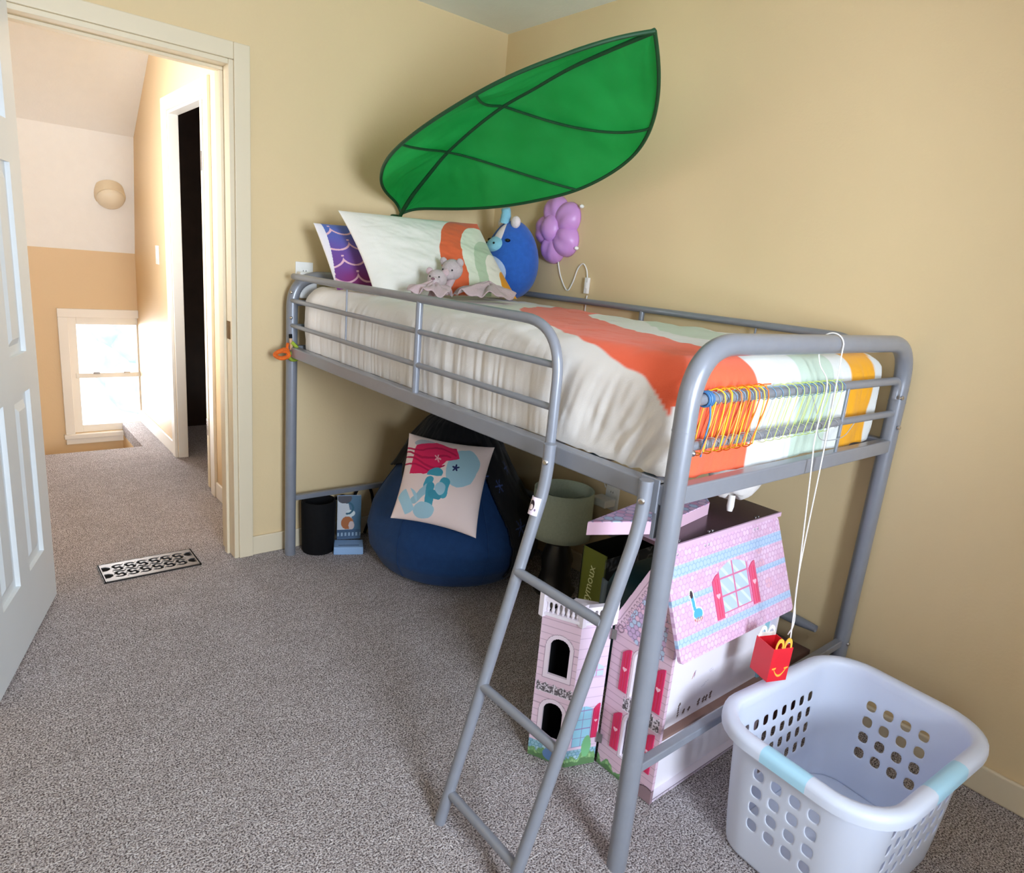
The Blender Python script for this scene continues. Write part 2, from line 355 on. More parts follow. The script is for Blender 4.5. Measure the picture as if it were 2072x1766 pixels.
# back wall with the room's window
BW = (-2.02, -1.22, 0.85, 1.95)
struct(MB().box((XL, YB-.12, 0), (BW[0], YB, H)).box((BW[1], YB-.12, 0), (GX+.1, YB, H)).box((BW[0], YB-.12, 0), (BW[1], YB, BW[2])).box((BW[0], YB-.12, BW[3]), (BW[1], YB, H)).build('wall_back', M['wall'], smooth=False))
LW = (-3.45, -2.75, 1.0, 1.95)  # opening for the added fill window
struct(MB().box((XL-.1, YB, 0), (XL, LW[0], H)).box((XL-.1, LW[1], 0), (XL, GY, H)).box((XL-.1, LW[0], 0), (XL, LW[1], LW[2])).box((XL-.1, LW[0], LW[3]), (XL, LW[1], H)).build('wall_window_side', M['wall'], smooth=False))
def window(name, x0, x1, z0, z1, y, yin, m, axis='x', sill=True, cas=0.06, right=True, fw=0.05):
    """double hung window set in a wall whose room face is at y; yin = +1 when the outside lies at +y"""
    def P(a, b, c): return (a, b, c) if axis == 'x' else (b, a, c)
    def bx(mb, a0, a1, b0, b1, c0, c1):
        p, q = P(a0, b0, c0), P(a1, b1, c1)
        return mb.box(tuple(min(i, j) for i, j in zip(p, q)), tuple(max(i, j) for i, j in zip(p, q)))
    mb = MB(); o = y - yin*.02
    bx(mb, x0-cas, x0, o, y, z0, z1); bx(mb, x0-cas, x1+(cas if right else 0), o, y, z1, z1+cas)
    if right: bx(mb, x1, x1+cas, o, y, z0, z1)
    root = struct(mb.build(name, m, smooth=False, bevel=0.003))
    if sill:
        bx(s := MB(), x0-cas-.01, x1+(cas+.01 if right else 0), y-yin*.035, y, z0-.03, z0); bx(s, x0-cas, x1+(cas if right else 0), o, y, z0-.07, z0-.03)
        s.build('window_sill', m, root, smooth=False, bevel=0.003)
    f = MB(); zm = (z0+z1)/2; ya, yb = y+yin*.02, y+yin*.07
    bx(f, x0, x0+fw, ya, yb, z0, z1); bx(f, x1-(fw if right else .01), x1, ya, yb, z0, z1); bx(f, x0+fw, x1-(fw if right else .01), ya, yb, z0, z0+fw); bx(f, x0+fw, x1-(fw if right else .01), ya, yb, z1-fw, z1)
    f.build('window_frame', m, root, smooth=False, bevel=0.003)
    r = MB(); bx(r, x0+fw*.6, x1-(fw*.6 if right else 0), ya-yin*.01, yb, zm-.016, zm+.016); r.build('meeting_rail', M['trim_w'], root, smooth=False, bevel=0.003)
    for k in (0.36, 0.8):
        l = MB(); xx = x0+(x1-x0)*k; bx(l, xx-.02, xx+.02, ya-yin*.02, ya, zm+.01, zm+.026); l.build('sash_lock', M['steel'], root, smooth=False, bevel=0.003)
    for a, b2 in ((z0+fw, zm-.016), (zm+.016, z1-fw)):
        g = MB(); bx(g, x0+fw*.8, x1-(fw*.8 if right else 0), y+yin*.044, y+yin*.048, a-.01, b2+.01); g.build('window_pane', M['glass'], root, smooth=False)
    return root
window('window_1', -1.472, HX, -0.05, 0.735, HY, 1, M['trim_w'], right=False, cas=0.055)
window('window_2', BW[0], BW[1], BW[2], BW[3], YB, -1, M['trim_w'])
window('added_window_3', LW[0], LW[1], LW[2], LW[3], XL, -1, M['trim_w'], axis='y')  # unseen window added to let in fill from the left
# baseboards
struct(MB().box((-1.147, GY-.012, 0), (GX, GY, 0.085)).build('baseboard_left', M['trim'], smooth=False, bevel=0.004))
struct(MB().box((GX-.013, YB, 0), (GX, GY, 0.085)).build('baseboard_right', M['trim'], smooth=False, bevel=0.006))
struct(MB().box((HX-.012, GY+TH, 0), (HX, .83, 0.085)).box((HX-.012, 1.69, 0), (HX, HY, 0.085)).build('baseboard_hall', M['trim_w'], smooth=False, bevel=0.004))
# doorway casing and jamb
t1 = struct(MB().box((DR, GY-.018, 0), (DR+.058, GY, DT+.058)).box((DL-.058, GY-.018, 0), (DL, GY, DT+.058)).box((DL, GY-.018, DT), (DR, GY, DT+.058)).build('trim_1', M['trim'], smooth=False, bevel=0.004))
struct(MB().box((DR-.018, GY-.012, 0), (DR, GY+TH, DT)).box((DR-.03, GY+.05, 0), (DR-.018, GY+.085, DT-.03)).box((DL, GY-.012, 0), (DL+.018, GY+TH, DT))
       .box((DL+.018, GY-.012, DT-.018), (DR-.018, GY+TH, DT)).box((DL+.018, GY+.05, DT-.03), (DR-.018, GY+.085, DT-.018)).build('trim_2', M['trim'], smooth=False, bevel=0.003))
MB().box((DR-.0205, GY+.006, 0.93), (DR-.018, GY+.04, 1.0)).build('strike_plate', M['brass'], bpy.data.objects['trim_2'], smooth=False)
# hall shell
HL = -2.2
struct(MB().box((HX, GY+TH, 0), (HX+.055, .90, H)).box((HX, 1.615, 0), (HX+.055, HY+.1, H)).box((HX, .90, 1.955), (HX+.055, 1.615, H)).build('wall_hall_right', M['wall_hall'], smooth=False))
struct(MB().box((HL-.1, GY+TH, -1.6), (HL, .55, H)).box((HL-.1, 1.45, -1.6), (HL, HY+.1, H)).box((HL-.1, .55, -1.6), (HL, 1.45, 1.0)).box((HL-.1, .55, 2.0), (HL, 1.45, H)).build('wall_hall_left', M['wall_hall'], smooth=False))
window('added_window_4', .55, 1.45, 1.0, 2.0, HL, -1, M['trim_w'], axis='y')  # unseen window added to bring extra light into the hall
struct(MB().box((HL, HY, -1.6), (-1.472, HY+.1, H)).box((-1.472, HY, -1.6), (HX+.1, HY+.1, -0.05)).box((-1.472, HY, .735), (HX+.1, HY+.1, H)).build('wall_hall_end', M['wall_hall'], smooth=False))
struct(MB().box((HL, 1.90, -1.6), (-1.19, 1.93, -.08)).box((-1.19, 1.93, -1.6), (-1.18, HY, -.08)).build('wall_stairwell', M['wall_hall'], smooth=False))
struct(MB().box((HL, 1.93, -1.65), (-1.19, HY, -1.55)).build('floor_stair_landing', M['carpet'], smooth=False))
struct(MB().prism([(HL, HY+.02, 1.045), (HL, 2.45, 1.885), (HL, 1.90, H), (HL, GY+TH, H), (HL, GY+TH, H+.08), (HL, HY+.02, H+.08)], (HX-HL, 0, 0)).build('ceiling_hall', M['ceil'], smooth=False))
# closet door in the hall
struct(MB().box((HX-.016, .835, 0), (HX, .90, 2.02)).box((HX-.016, 1.615, 0), (HX, 1.68, 2.02)).box((HX-.016, .90, 1.955), (HX, 1.615, 2.02))
       .box((HX, 1.60, 0), (HX+.055, 1.615, 1.955)).box((HX, .90, 0), (HX+.055, .958, 1.955)).box((HX, .958, 1.94), (HX+.055, 1.60, 1.955)).build('trim_3', M['trim_w'], smooth=False, bevel=0.003))
d2 = struct(MB().box((HX-.003, .962, .01), (HX+.66, .997, 1.935)).build('door_2', M['trim'], smooth=False, bevel=0.002))
for z in (.30, 1.62): MB().box((HX-.0045, .965, z), (HX-.003, .994, z+.09)).build('door_hinge', M['steel'], d2, smooth=False)
struct(MB().box((HX+.9, .3, 0), (HX+.95, 2.4, H)).box((HX+.055, .25, 0), (HX+.95, .3, H)).box((HX+.055, 2.35, 0), (HX+.95, 2.4, H)).box((HX+.1, .3, H), (HX+.95, 2.4, H+.05)).build('wall_closet', M['closet_shade'], smooth=False))  # walls coloured dark brown to stand for an unlit closet
# room door: six raised panels, swung open into the room
def make_door():
    w, h, t = 0.655, 1.915, 0.035
    A = V(-1.872, 0.045, 0.012); dd = unit(V(-.235, -.72, 0)); nn = V(-dd[1], dd[0], 0) * -1      # nn points to -x side away from hall
    if nn[0] > 0: nn = -nn
    Rm = np.stack([dd, -nn, V(0, 0, 1)], 1)     # local x along door, local y towards +x face
    body = MB(); pan = []
    st = .11; mid = .10; cols = [(st, (w-mid)/2), ((w+mid)/2, w-st)]; rows = [(.22, .78), (.90, 1.46), (1.58, 1.80)]
    xs = [0, cols[0][0], cols[0][1], cols[1][0], cols[1][1], w]; zs = [0, .22, .78, .90, 1.46, 1.58, 1.80, h]
    for i in range(5):
        for j in range(7):
            if i in (1, 3) and j in (1, 3, 5): continue
            body.box((xs[i], -t/2, zs[j]), (xs[i+1], t/2, zs[j+1]), R=Rm, o=A)
    d = struct(body.build('door_1', M['door'], smooth=False))
    for a, b in cols:
        for c, e in rows:
            p = MB(); g = .028
            for sgn in (1, -1):
                y0, y1 = sgn*(t/2-.013), sgn*(t/2-.003)
                o1 = [(a, y0, c), (b, y0, c), (b, y0, e), (a, y0, e)]; i1 = [(a+g, y0, c+g), (b-g, y0, c+g), (b-g, y0, e-g), (a+g, y0, e-g)]
                g2 = g+.022; i2 = [(a+g2, y1, c+g2), (b-g2, y1, c+g2), (b-g2, y1, e-g2), (a+g2, y1, e-g2)]
                vs = [A + Rm @ np.array(q) for q in o1+i1+i2]
                p.add(vs, [(k, (k+1) % 4, 4+(k+1) % 4, 4+k) for k in range(4)]+[(4+k, 4+(k+1) % 4, 8+(k+1) % 4, 8+k) for k in range(4)]+[(8, 9, 10, 11)])
            p.build('door_panel', M['door'], d, smooth=False)
    k = MB()
    for sgn in (-1,):
        c0 = A + Rm @ V(w-.03, sgn*t/2, .90); k.tube([c0, c0 + Rm @ V(0, sgn*.04, 0)], .01); k.ball(c0 + Rm @ V(0, sgn*.055, 0), .026)
    k.build('door_handle', M['brass'], d)
make_door()

# outside, seen through the glass
struct(MB().box((-30, 4, -3.2), (30, 40, -3.0)).box((-30, -40, -3.2), (30, -6, -3.0)).build('ground_outside', mat('blown_out_ground', C(205, 208, 206), .9, noise=.1, nscale=.8), smooth=False))  # ground coloured near white so it burns out like overexposure
b = MB()
for k in range(60):
    c = V(rng.uniform(.5, 4.2), rng.uniform(10.5, 13), rng.uniform(-1.6, 1.6)); b.ball(c, rng.uniform(.5, .9), 10)
tree = thing('tree', (1, 12, -3), 'tree coloured pale for glare, seen through the stair window glass', 'tree')
b.build('foliage', mat('glare_pale_leaves', C(138, 156, 162), .9, noise=.3, nscale=3), tree)  # leaf colour paled to carry the overexposed glare
MB().tube([(1, 12, -3), (1, 12, -.5)], .2).build('trunk', mat('bark', C(90, 76, 66), .9, noise=.2), tree)

# ------------------------------------------------------------------ camera
cam = bpy.data.cameras.new('camera'); co = bpy.data.objects.new('camera', cam); COL.objects.link(co); SC.camera = co
yaw, pit, rol, foc = 0.7102, -0.2465, 0.0910, 1357.63
f = V(math.sin(yaw)*math.cos(pit), math.cos(yaw)*math.cos(pit), math.sin(pit)); r = unit(np.cross(f, V(0, 0, 1))); u = np.cross(r, f)
r2 = math.cos(rol)*r + math.sin(rol)*u; u2 = -math.sin(rol)*r + math.cos(rol)*u
co.matrix_world = Matrix(((r2[0], u2[0], -f[0], -2.0729), (r2[1], u2[1], -f[1], -2.6602), (r2[2], u2[2], -f[2], 1.3036), (0, 0, 0, 1)))
cam.sensor_fit = 'HORIZONTAL'; cam.sensor_width = 36; cam.lens = foc*36/2072; cam.clip_start = 0.02

# ------------------------------------------------------------------ light
w = bpy.data.worlds.new('daylight'); SC.world = w; w.use_nodes = True
bg = w.node_tree.nodes['Background']; bg.inputs['Color'].default_value = (0.86, 0.93, 1.0, 1); bg.inputs['Strength'].default_value = 6.0
def area(name, loc, rot, sx, sy, e, col):
    l = bpy.data.lights.new(name, 'AREA'); l.shape = 'RECTANGLE'; l.size = sx; l.size_y = sy; l.energy = e; l.color = col
    o = bpy.data.objects.new(name, l); COL.objects.link(o); o.location = loc; o.rotation_euler = rot; return o
area('daylight_back_window', ((BW[0]+BW[1])/2, YB-.14, (BW[2]+BW[3])/2), (PI/2, 0, 0), 0.72, 1.05, 118, (0.75, 0.86, 1.0))
area('fill_side_window', (XL-.13, (LW[0]+LW[1])/2, (LW[2]+LW[3])/2), (0, -PI/2, 0), .9, .65, 2, (0.95, 0.97, 1.0))  # added fill light for the faces turned left
area('fill_hall_window', (HL-.13, 1.0, 1.5), (0, -PI/2, 0), .9, .85, 52, (0.97, 0.98, 1.0))  # added fill light to brighten the hall
area('daylight_stair_window', (-1.27, HY+.14, .35), (-PI/2, 0, 0), .38, .72, 18, (0.95, 0.97, 1.0))
vs = SC.view_settings; SC.display_settings.display_device = 'sRGB'; vs.view_transform = 'Standard'; vs.look = 'None'; vs.gamma = 1.0; vs.use_curve_mapping = False; vs.exposure = 0.17
SC.cycles.max_bounces = 10; SC.cycles.diffuse_bounces = 6; SC.cycles.use_denoising = True; SC.cycles.sample_clamp_indirect = 6
# ------------------------------------------------------------------ loft bed
W_, L_ = -1.005, -1.92
bed = thing('loft_bed', (-.5, -.96, 0), 'grey tubular metal loft bed with guard rails and bolted ladder', 'bed')
def end_frame(y):
    b = MB(); b.tube(bend([(W_, y, 0), (W_, y, 1.194), (0, y, 1.194), (0, y, 0)], .125, 12), .0225, 20)
    e = b.build('end_frame', M['metal'], bed)
    for x in (W_, 0): MB().tube([(x, y, 1.026), (x, y, 1.030)], .0232, 20).build('joint_ring', M['metal'], e)
    return e
end_frame(0.0); end_frame(L_)
for y, zs in ((L_, (1.088, .995)), (0.0, (1.088, .995))):
    MB().tube(bend([(W_, y, zs[0]), (-.022, y, zs[0]+.002), (-.022, y, zs[0]-.05)], [.03]*3), .0115).build('end_rail', M['metal'], bed)
    MB().tube([(W_, y, zs[1]), (0, y, zs[1])], .0098).build('end_rail', M['metal'], bed)
    MB().box((W_, y-.014, .880), (0, y+.014, .918)).build('end_beam', M['metal'], bed, smooth=False, bevel=0.004)
    MB().box((W_, y-.011, .2485), (0, y+.011, .2705)).build('floor_crossbar', M['metal'], bed, smooth=False, bevel=0.003)
MB().tube([(-.345, L_-.006, 1.085), (-.345, L_-.006, .915)], .0042).build('spindle', M['metal'], bed)
for x, y in ((W_, 0), (0, 0)):
    pass
MB().box((W_-.017, L_, .873), (W_+.017, 0, .915)).build('side_beam', M['metal'], bed, smooth=False, bevel=0.004)
MB().box((-.017, L_, .873), (.017, 0, .915)).build('side_beam', M['metal'], bed, smooth=False, bevel=0.004)
MB().box((W_-.021, L_+.022, .855), (W_-.017, L_+.07, .925)).box((W_-.017, L_+.022, .80), (W_+.02, L_+.032, .915)).build('beam_bracket', M['metal'], bed, smooth=False, bevel=0.002)
for k in range(12):
    y = -.12 - k*.155
    MB().box((W_+.017, y-.02, .895), (-.017, y+.02, .907)).build('slat', M['metal'], bed, smooth=False)
gx = W_-.006
g = MB().tube(bend([(gx, -.03, 1.192), (gx, -1.5645, 1.190), (gx, -1.5645, .900)], .13, 12), .0125, 14).build('guard_rail', M['metal'], bed)
for z, r in ((1.098, .0085), (1.0, .0085)): MB().tube([(gx, -.0, z), (gx, -1.5645, z-.003)], r).build('guard_bar', M['metal'], g)
MB().tube([(gx, -.962, 1.188), (gx, -.962, .905)], .0105).build('guard_post', M['metal'], g)
MB().tube([(gx, -.493, 1.188), (gx, -.493, 1.0)], .0032).build('spindle', M['metal'], g)
g2 = MB().tube(bend([(.002, -.02, 1.19), (.002, -1.80, 1.19), (.002, -1.80, .90)], .1, 10), .0125, 14).build('guard_rail', M['metal'], bed)
for y, r in ((-.95, .0105), (-1.44, .0035)): MB().tube([(.002, y, 1.19), (.002, y, .905)], r).build('guard_post', M['metal'], g2)
for z in (1.098, 1.0): MB().tube([(.002, 0, z), (.002, -1.80, z)], .0085).build('guard_bar', M['metal'], g2)
b = MB(); b.tube([(-.005, -.02, .262), (-.005, -1.78, .262), (-.005, -1.84, .262)], [.017, .017, .012], 14); b.build('floor_side_bar', M['metal'], bed)
def bolt(p, d, parent=bed, r=.0065):
    p = V(*p); d = unit(d); mb = MB(); mb.tube([p, p+d*.003, p+d*.006], [r, r, r*.6], 12); return mb.build('bolt', M['steel'], parent)
for p, d in [((-.035, L_-.022, 1.045), (-.5, -1, 0)), ((-.01, L_-.023, .957), (-.5, -1, 0)), ((-.005, L_-.022, .262), (-.3, -1, 0)), ((W_-.01, -.02, 1.13), (-1, -.5, 0)), ((W_-.01, -.02, 1.03), (-1, -.5, 0)), ((W_+.022, L_-.012, .985), (.4, -1, 0))]: bolt(p, d)
# ladder: two bent stiles and three rungs
lx = lambda z: -1.058 + (z-.84)*(-1.268+1.058)/(0-.84)
lad = None
for y0, y1 in ((-1.607, -1.590), (-1.886, -1.845)):
    st = bend([(-1.052, y0, .922), (-1.052, y0, .835), (lx(0)-.002, y1, 0.0)], .06, 10)
    o = MB().tube(st, .0140, 16).build('ladder_stile', M['metal'], bed)
    MB().tube([(-1.052, y0, .921), (-1.052, y0, .926)], .0146, 16).build('end_cap', M['metal'], o)
    bolt((-1.064, y0-.004, .885), (-1, -.45, 0), o, .007)
    if lad is None: lad = o
for z, ya, yb in ((.626, -1.612, -1.866), (.347, -1.604, -1.858), (.077, -1.594, -1.848)):
    MB().tube([(lx(z), ya+.006, z), (lx(z), yb-.006, z)], .0112, 14).build('ladder_rung', M['metal'], bed)
# sticker wrapped round the far stile
zc = .775; mb = MB(); nv, nu = 70, 80; d0 = unit(V(lx(.70)-lx(.80), 0, -.10)); c0 = V(lx(.80)+.0005, -1.6035, .80); e1 = V(0, 1, 0); e2 = np.cross(d0, e1)
if e2[0] > 0: e2 = -e2
a, t = np.meshgrid(np.linspace(-1.45, 1.35, nu), np.linspace(0, .042, nv), indexing='ij')
P = c0 + t[..., None]*d0 + .0144*(np.cos(a)[..., None]*e2 - np.sin(a)[..., None]*e1)
cs = np.ones((nu, nv, 3))*C(226, 212, 226)
q = np.hypot((a+.02)/.50, (t-.020)/.0125); put(cs, q < 1, C(40, 26, 36)); put(cs, np.hypot((a+.02)/.34, (t-.024)/.0065) < 1, C(232, 214, 214)); put(cs, np.hypot((a-.72)/.14, (t-.029)/.003) < 1, C(120, 100, 130))
mb.grid(P); mb.build('sticker', M['paint_gloss'], lad, cols=cs)['label'] = 'pale sticker with a dark oval'

# ------------------------------------------------------------------ mattress and duvet
mt = tag(None or (lambda b: b.build('mattress', M['teal_mattress'], None, smooth=False, bevel=.03))(MB().box((-.955, -1.862, .9165), (-.05, -.026, 1.075))), 'teal sided mattress showing at the head end under the white duvet', 'mattress')
MB().box((-.951, -1.858, 1.066), (-.055, -.030, 1.125)).build('mattress_top', M['sheet'], mt, smooth=False, bevel=.03)
def duvet():
    x0, x1, y0, y1, z0, z1 = -.972, -.026, -1.888, -.062, .9095, 1.158
    R = .075
    # profile across: up the front side, over the top, down behind
    def prof(n1, n2):
        p = [(x0, z0+(z1-R-z0)*i/n1) for i in range(n1)]
        p += [(x0+R-R*math.cos(k*PI/2/44), z1-R+R*math.sin(k*PI/2/44)) for k in range(45)]
        p += [(x0+R+(x1-x0-2*R)*i/n2, z1) for i in range(1, n2)]
        p += [(x1-R+R*math.sin(k*PI/2/10), z1-R+R*math.cos(k*PI/2/10)) for k in range(11)]
        p += [(x1, z1-R-(z1-R-z0)*i/n1) for i in range(1, n1+1)]
        return np.array(p)
    pr = prof(60, 250); npf = len(pr)
    cx, cz = (x0+x1)/2, z0
    # along: from the head to the foot, rounding over and down the foot end
    rows = []
    ys = np.r_[np.linspace(y1, y0+R, 430)]
    for y in ys: rows.append(np.stack([pr[:, 0], np.full(npf, y), pr[:, 1]], 1))
    for k in range(1, 15):
        a = k*PI/2/14; s = R*(1-math.cos(a)); yy = y0+R-R*math.sin(a)
        q = pr.copy(); top = (q[:, 1] > z1-R-1e-9)
        xx = np.clip(q[:, 0], x0+s*.55, x1-s*.55); zz = np.minimum(q[:, 1], z1-s)
        rows.append(np.stack([xx, np.full(npf, yy), zz], 1))
    base = rows[-1]
    for k in range(1, 60):
        f_ = k/59; rows.append(np.stack([base[:, 0], np.full(npf, y0), z0+(base[:, 2]-z0)*(1-f_)], 1))
    P = np.array(rows)
    X, Y, Z = P[..., 0].copy(), P[..., 1].copy(), P[..., 2].copy()
    # colours of the printed arches, set by where the cloth lies
    ff = lambda pts: (lambda yy: np.interp(-yy, [-p[0] for p in pts], [p[1] for p in pts]))
    co_o = ff([(-.44, .10), (-.56, -.08), (-.62, -.24), (-.80, -.49), (-1.05, -.67), (-1.30, -.81), (-1.5, -.905), (-1.66, -.97), (-1.80, -1.015), (-1.89, -1.05), (-2, -1.05)])
    co_i = ff([(-.84, .10), (-.87, -.1), (-.91, -.25), (-1.11, -.40), (-1.40, -.545), (-1.59, -.655), (-1.72, -.715), (-2, -.72)])
    sa_o = ff([(-.93, .10), (-.97, -.02), (-1.16, -.22), (-1.33, -.37), (-1.63, -.50), (-1.9, -.52)])
    sa_i = ff([(-1.18, .10), (-1.22, -.02), (-1.42, -.17), (-1.65, -.30), (-1.9, -.335)])
    mu_o = ff([(-1.45, .1), (-1.6, -.08), (-1.78, -.225), (-1.9, -.255)]); mu_i = ff([(-1.6, .1), (-1.72, -.04), (-1.9, -.112)])
    def soft(d, c):
        a_ = np.clip(d/.005+.5, 0, 1)[..., None]; cs[:] = cs*(1-a_)+c*a_
    wob = .008*fbm(X*9+3, Y*9+2, 5)
    xx = X - np.where(X < x0+R, np.maximum(0, z1-Z)*.62, 0)*(Y > y0+.02) + wob; yy = Y + .01*fbm(X*7, Y*7, 8)
    cs = np.ones(X.shape+(3,))*C(228, 224, 220)
    soft(xx-co_i(yy), C(226, 229, 228))
    soft(np.minimum(xx-co_o(yy), co_i(yy)-xx), C(240, 104, 70))
    soft(np.minimum(xx-sa_o(yy), sa_i(yy)-xx), C(196, 214, 198))
    soft(np.minimum(xx-mu_o(yy), mu_i(yy)-xx), C(236, 166, 26))
    put(cs, (X < -.952) & (Y < y0+.03) & (Z < 1.06), C(228, 224, 220))
    # wrinkles
    top = np.clip((Z-(z1-.03))/.03, 0, 1); front = np.clip((x0+.03-X)/.03, 0, 1); foot = np.clip((y0+.03-Y)/.03, 0, 1)
    Z += top*(.004*fbm(X*5, Y*5, 11)+.0025*fbm(X*14, Y*14, 12)) 
    low = np.clip((1.12-Z)/.15, 0, 1)
    f1 = np.clip((Y+1.45)/-.1, 0, 1)
    pl = (1-f1)*(.0022*fbm(Y*30, Z*3.5+4, 13)+.0013*vnoise(Y*95, Z*4, 14)) + f1*np.clip((Z-.922)/.06, 0, 1)*(.014*low*fbm(Y*15+Z*5, Z*4+Y*2, 15)+.006*fbm(Y*8, Z*9, 16)*low)
    X -= front*(pl+.006*np.sin(np.clip((Z-z0)/.22, 0, 1)*PI))
    hem = .006*np.abs(vnoise(Y*30, Y*0, 17))*f1; Z += front*hem*np.clip(1-(Z-z0)/.05, 0, 1)
    Y -= foot*(.004*fbm(X*9, Z*9, 19)+.0025*fbm(X*30, Z*5, 20))
    hem2 = .004*np.abs(vnoise(X*14, X*0, 21)); Z += foot*hem2*np.clip(1-(Z-z0)/.05, 0, 1)
    Y += .006*fbm(X*6, Z*20, 22)*np.clip((Y-(y1-.03))/.03, 0, 1)
    # bunched cloth near the corner post
    kx = np.exp(-(((Y+1.80)/.06)**2+((Z-.965)/.06)**2))*front; X -= kx*.008*np.sin((Y*1.2+Z*.8)*120); 
    P = np.stack([X, Y, Z], -1)
    o = MB().grid(P).build('duvet', M['paint'], None, cols=cs, angle=180, weld=False)
    return tag(o, 'white duvet printed with coral, sage and mustard arches, covering the loft bed', 'duvet')
duvet()

# ------------------------------------------------------------------ pillows and soft toys on the bed
def pillow_paint(u, v):
    cs = np.ones(u.shape+(3,))*C(232, 228, 220)
    ww = .012*fbm(u*6, v*6, 31); u = u+ww; v = v+ww
    def arch(a, b, x0=.95): return ((np.abs(u-x0)/a)**2.2 + (np.maximum(v, 0)/b)**2.2 < 1) | ((u > x0) & (v < b*(1-.25*(u-x0))))
    put(cs, arch(.50, 1.04), C(222, 102, 62)); put(cs, arch(.33, .90), C(222, 228, 208)); put(cs, arch(.25, .70), C(182, 202, 172))
    put(cs, arch(.17, .52), C(232, 230, 214)); put(cs, arch(.125, .33, 1.0), C(224, 152, 26)); put(cs, (u > .985) & (v < .12), C(232, 228, 216))
    return cs
tag(cushion('pillow', (-.942, -.262, 1.447), (-.292, -.235, 1.468), (-.175, -.405, 1.172), (-.885, -.455, 1.162), .062, M['paint'], None, pillow_paint, n=200, pinch=.05, wr=.0035), 'large white bed pillow with a coral and sage arch print', 'pillow')
def scale_paint(u, v):
    top, bot = C(82, 108, 180), C(132, 52, 112); k = np.clip(v*1.15-.1+.12*fbm(u*3, v*3, 41), 0, 1)[..., None]
    cs = bot*(1-k)+top*k + (C(92, 70, 160)-(bot+top)/2)*(4*k*(1-k))*.35
    row = np.floor(v*4.2); uu = u*3.2+.5*(row % 2); du = (uu % 1)-.5; dv = (v*4.2) % 1
    d = np.abs(np.hypot(du*1.0, (dv-1.0)*.85)-.56); put(cs, (d < .045) | ((dv > .9) & (np.abs(np.abs(du)-.5) < .06)), C(222, 178, 190))
    put(cs, u < .09-.10*(1-v), C(226, 222, 228))
    return cs
tag(cushion('pillow', (-.980, -.135, 1.398), (-.70, -.105, 1.415), (-.64, -.20, 1.165), (-.925, -.235, 1.160), .05, M['paint'], None, scale_paint, n=220, pinch=.05), 'purple and blue fish-scale pillow beside the large white pillow', 'pillow')

pl = thing('plush_toy', (-.10, -.29, 1.16), 'royal blue egg-shaped plush toy with pale belly, against the right wall', 'soft toy')
pc = V(-.112, -.268, 1.332); yawp = math.radians(-118); fw = unit(V(-.995, .02, 0)); sd = V(-fw[1], fw[0], 0)     # facing, its left
def pb(p):
    k = 1+.10*(-p[2]); return V(p[0]*k, p[1]*k, p[2])
Rp = np.stack([fw, sd, V(0, 0, 1)], 1)
MB().ball(pc, (.120, .122, .170), 40, R=Rp, fn=pb).build('body', M['plush_blue'], pl, angle=180)
def on_body(a, z, off=0.0):
    """point on the body at bearing a (0 = facing) and height z in -1..1"""
    s = math.sqrt(max(0, 1-z*z))*(1+.10*(-z)); return pc + Rp @ V((.120+off)*s*math.cos(a), (.122+off)*s*math.sin(a), .170*z)
def patch(name, am, zm, ra, rz, m, off=.0015, lift=.004):
    nu, nv = 9, 28; rows = []
    for i in range(nu):
        q = i/(nu-1); rows.append([on_body(am+ra*q*math.cos(2*PI*j/nv), max(-.98, min(.98, zm+rz*q*math.sin(2*PI*j/nv))), off+lift*(1-q**3)) for j in range(nv)])
    return MB().grid(np.array(rows), closed_v=True).build(name, m, pl, angle=180)
patch('belly', -.05, -.34, .78, .42, M['plush_pale'])
patch('face_blaze', .12, .60, .25, .30, M['plush_white'])
sn = patch('snout', 0.0, .36, .46, .20, M['plush_sky'], .002, .022)
for a in (-.2, .2): MB().ball(on_body(a, .38, .024), .005, 10).build('nostril', M['eye'], sn)
for a in (-.66, .66): MB().ball(on_body(a, .47, .001), (.012, .012, .008), 14).build('eye', M['eye'], pl)
for a, mm in ((.95, M['plush_white']), (-1.25, M['plush_white'])):
    e = on_body(a, .83, .004); MB().ball(e+V(0, 0, .018), (.018, .026, .026), 16, R=Rp).build('ear', mm, pl)
MB().tube(spline([on_body(-.3, .9), on_body(-.2, .93)+V(-.006, 0, .035), on_body(-.1, .95)+V(-.018, .004, .055)], 6), [.022]*6+[.02]*6+[.016], 14).build('head_tuft', M['plush_sky'], pl)

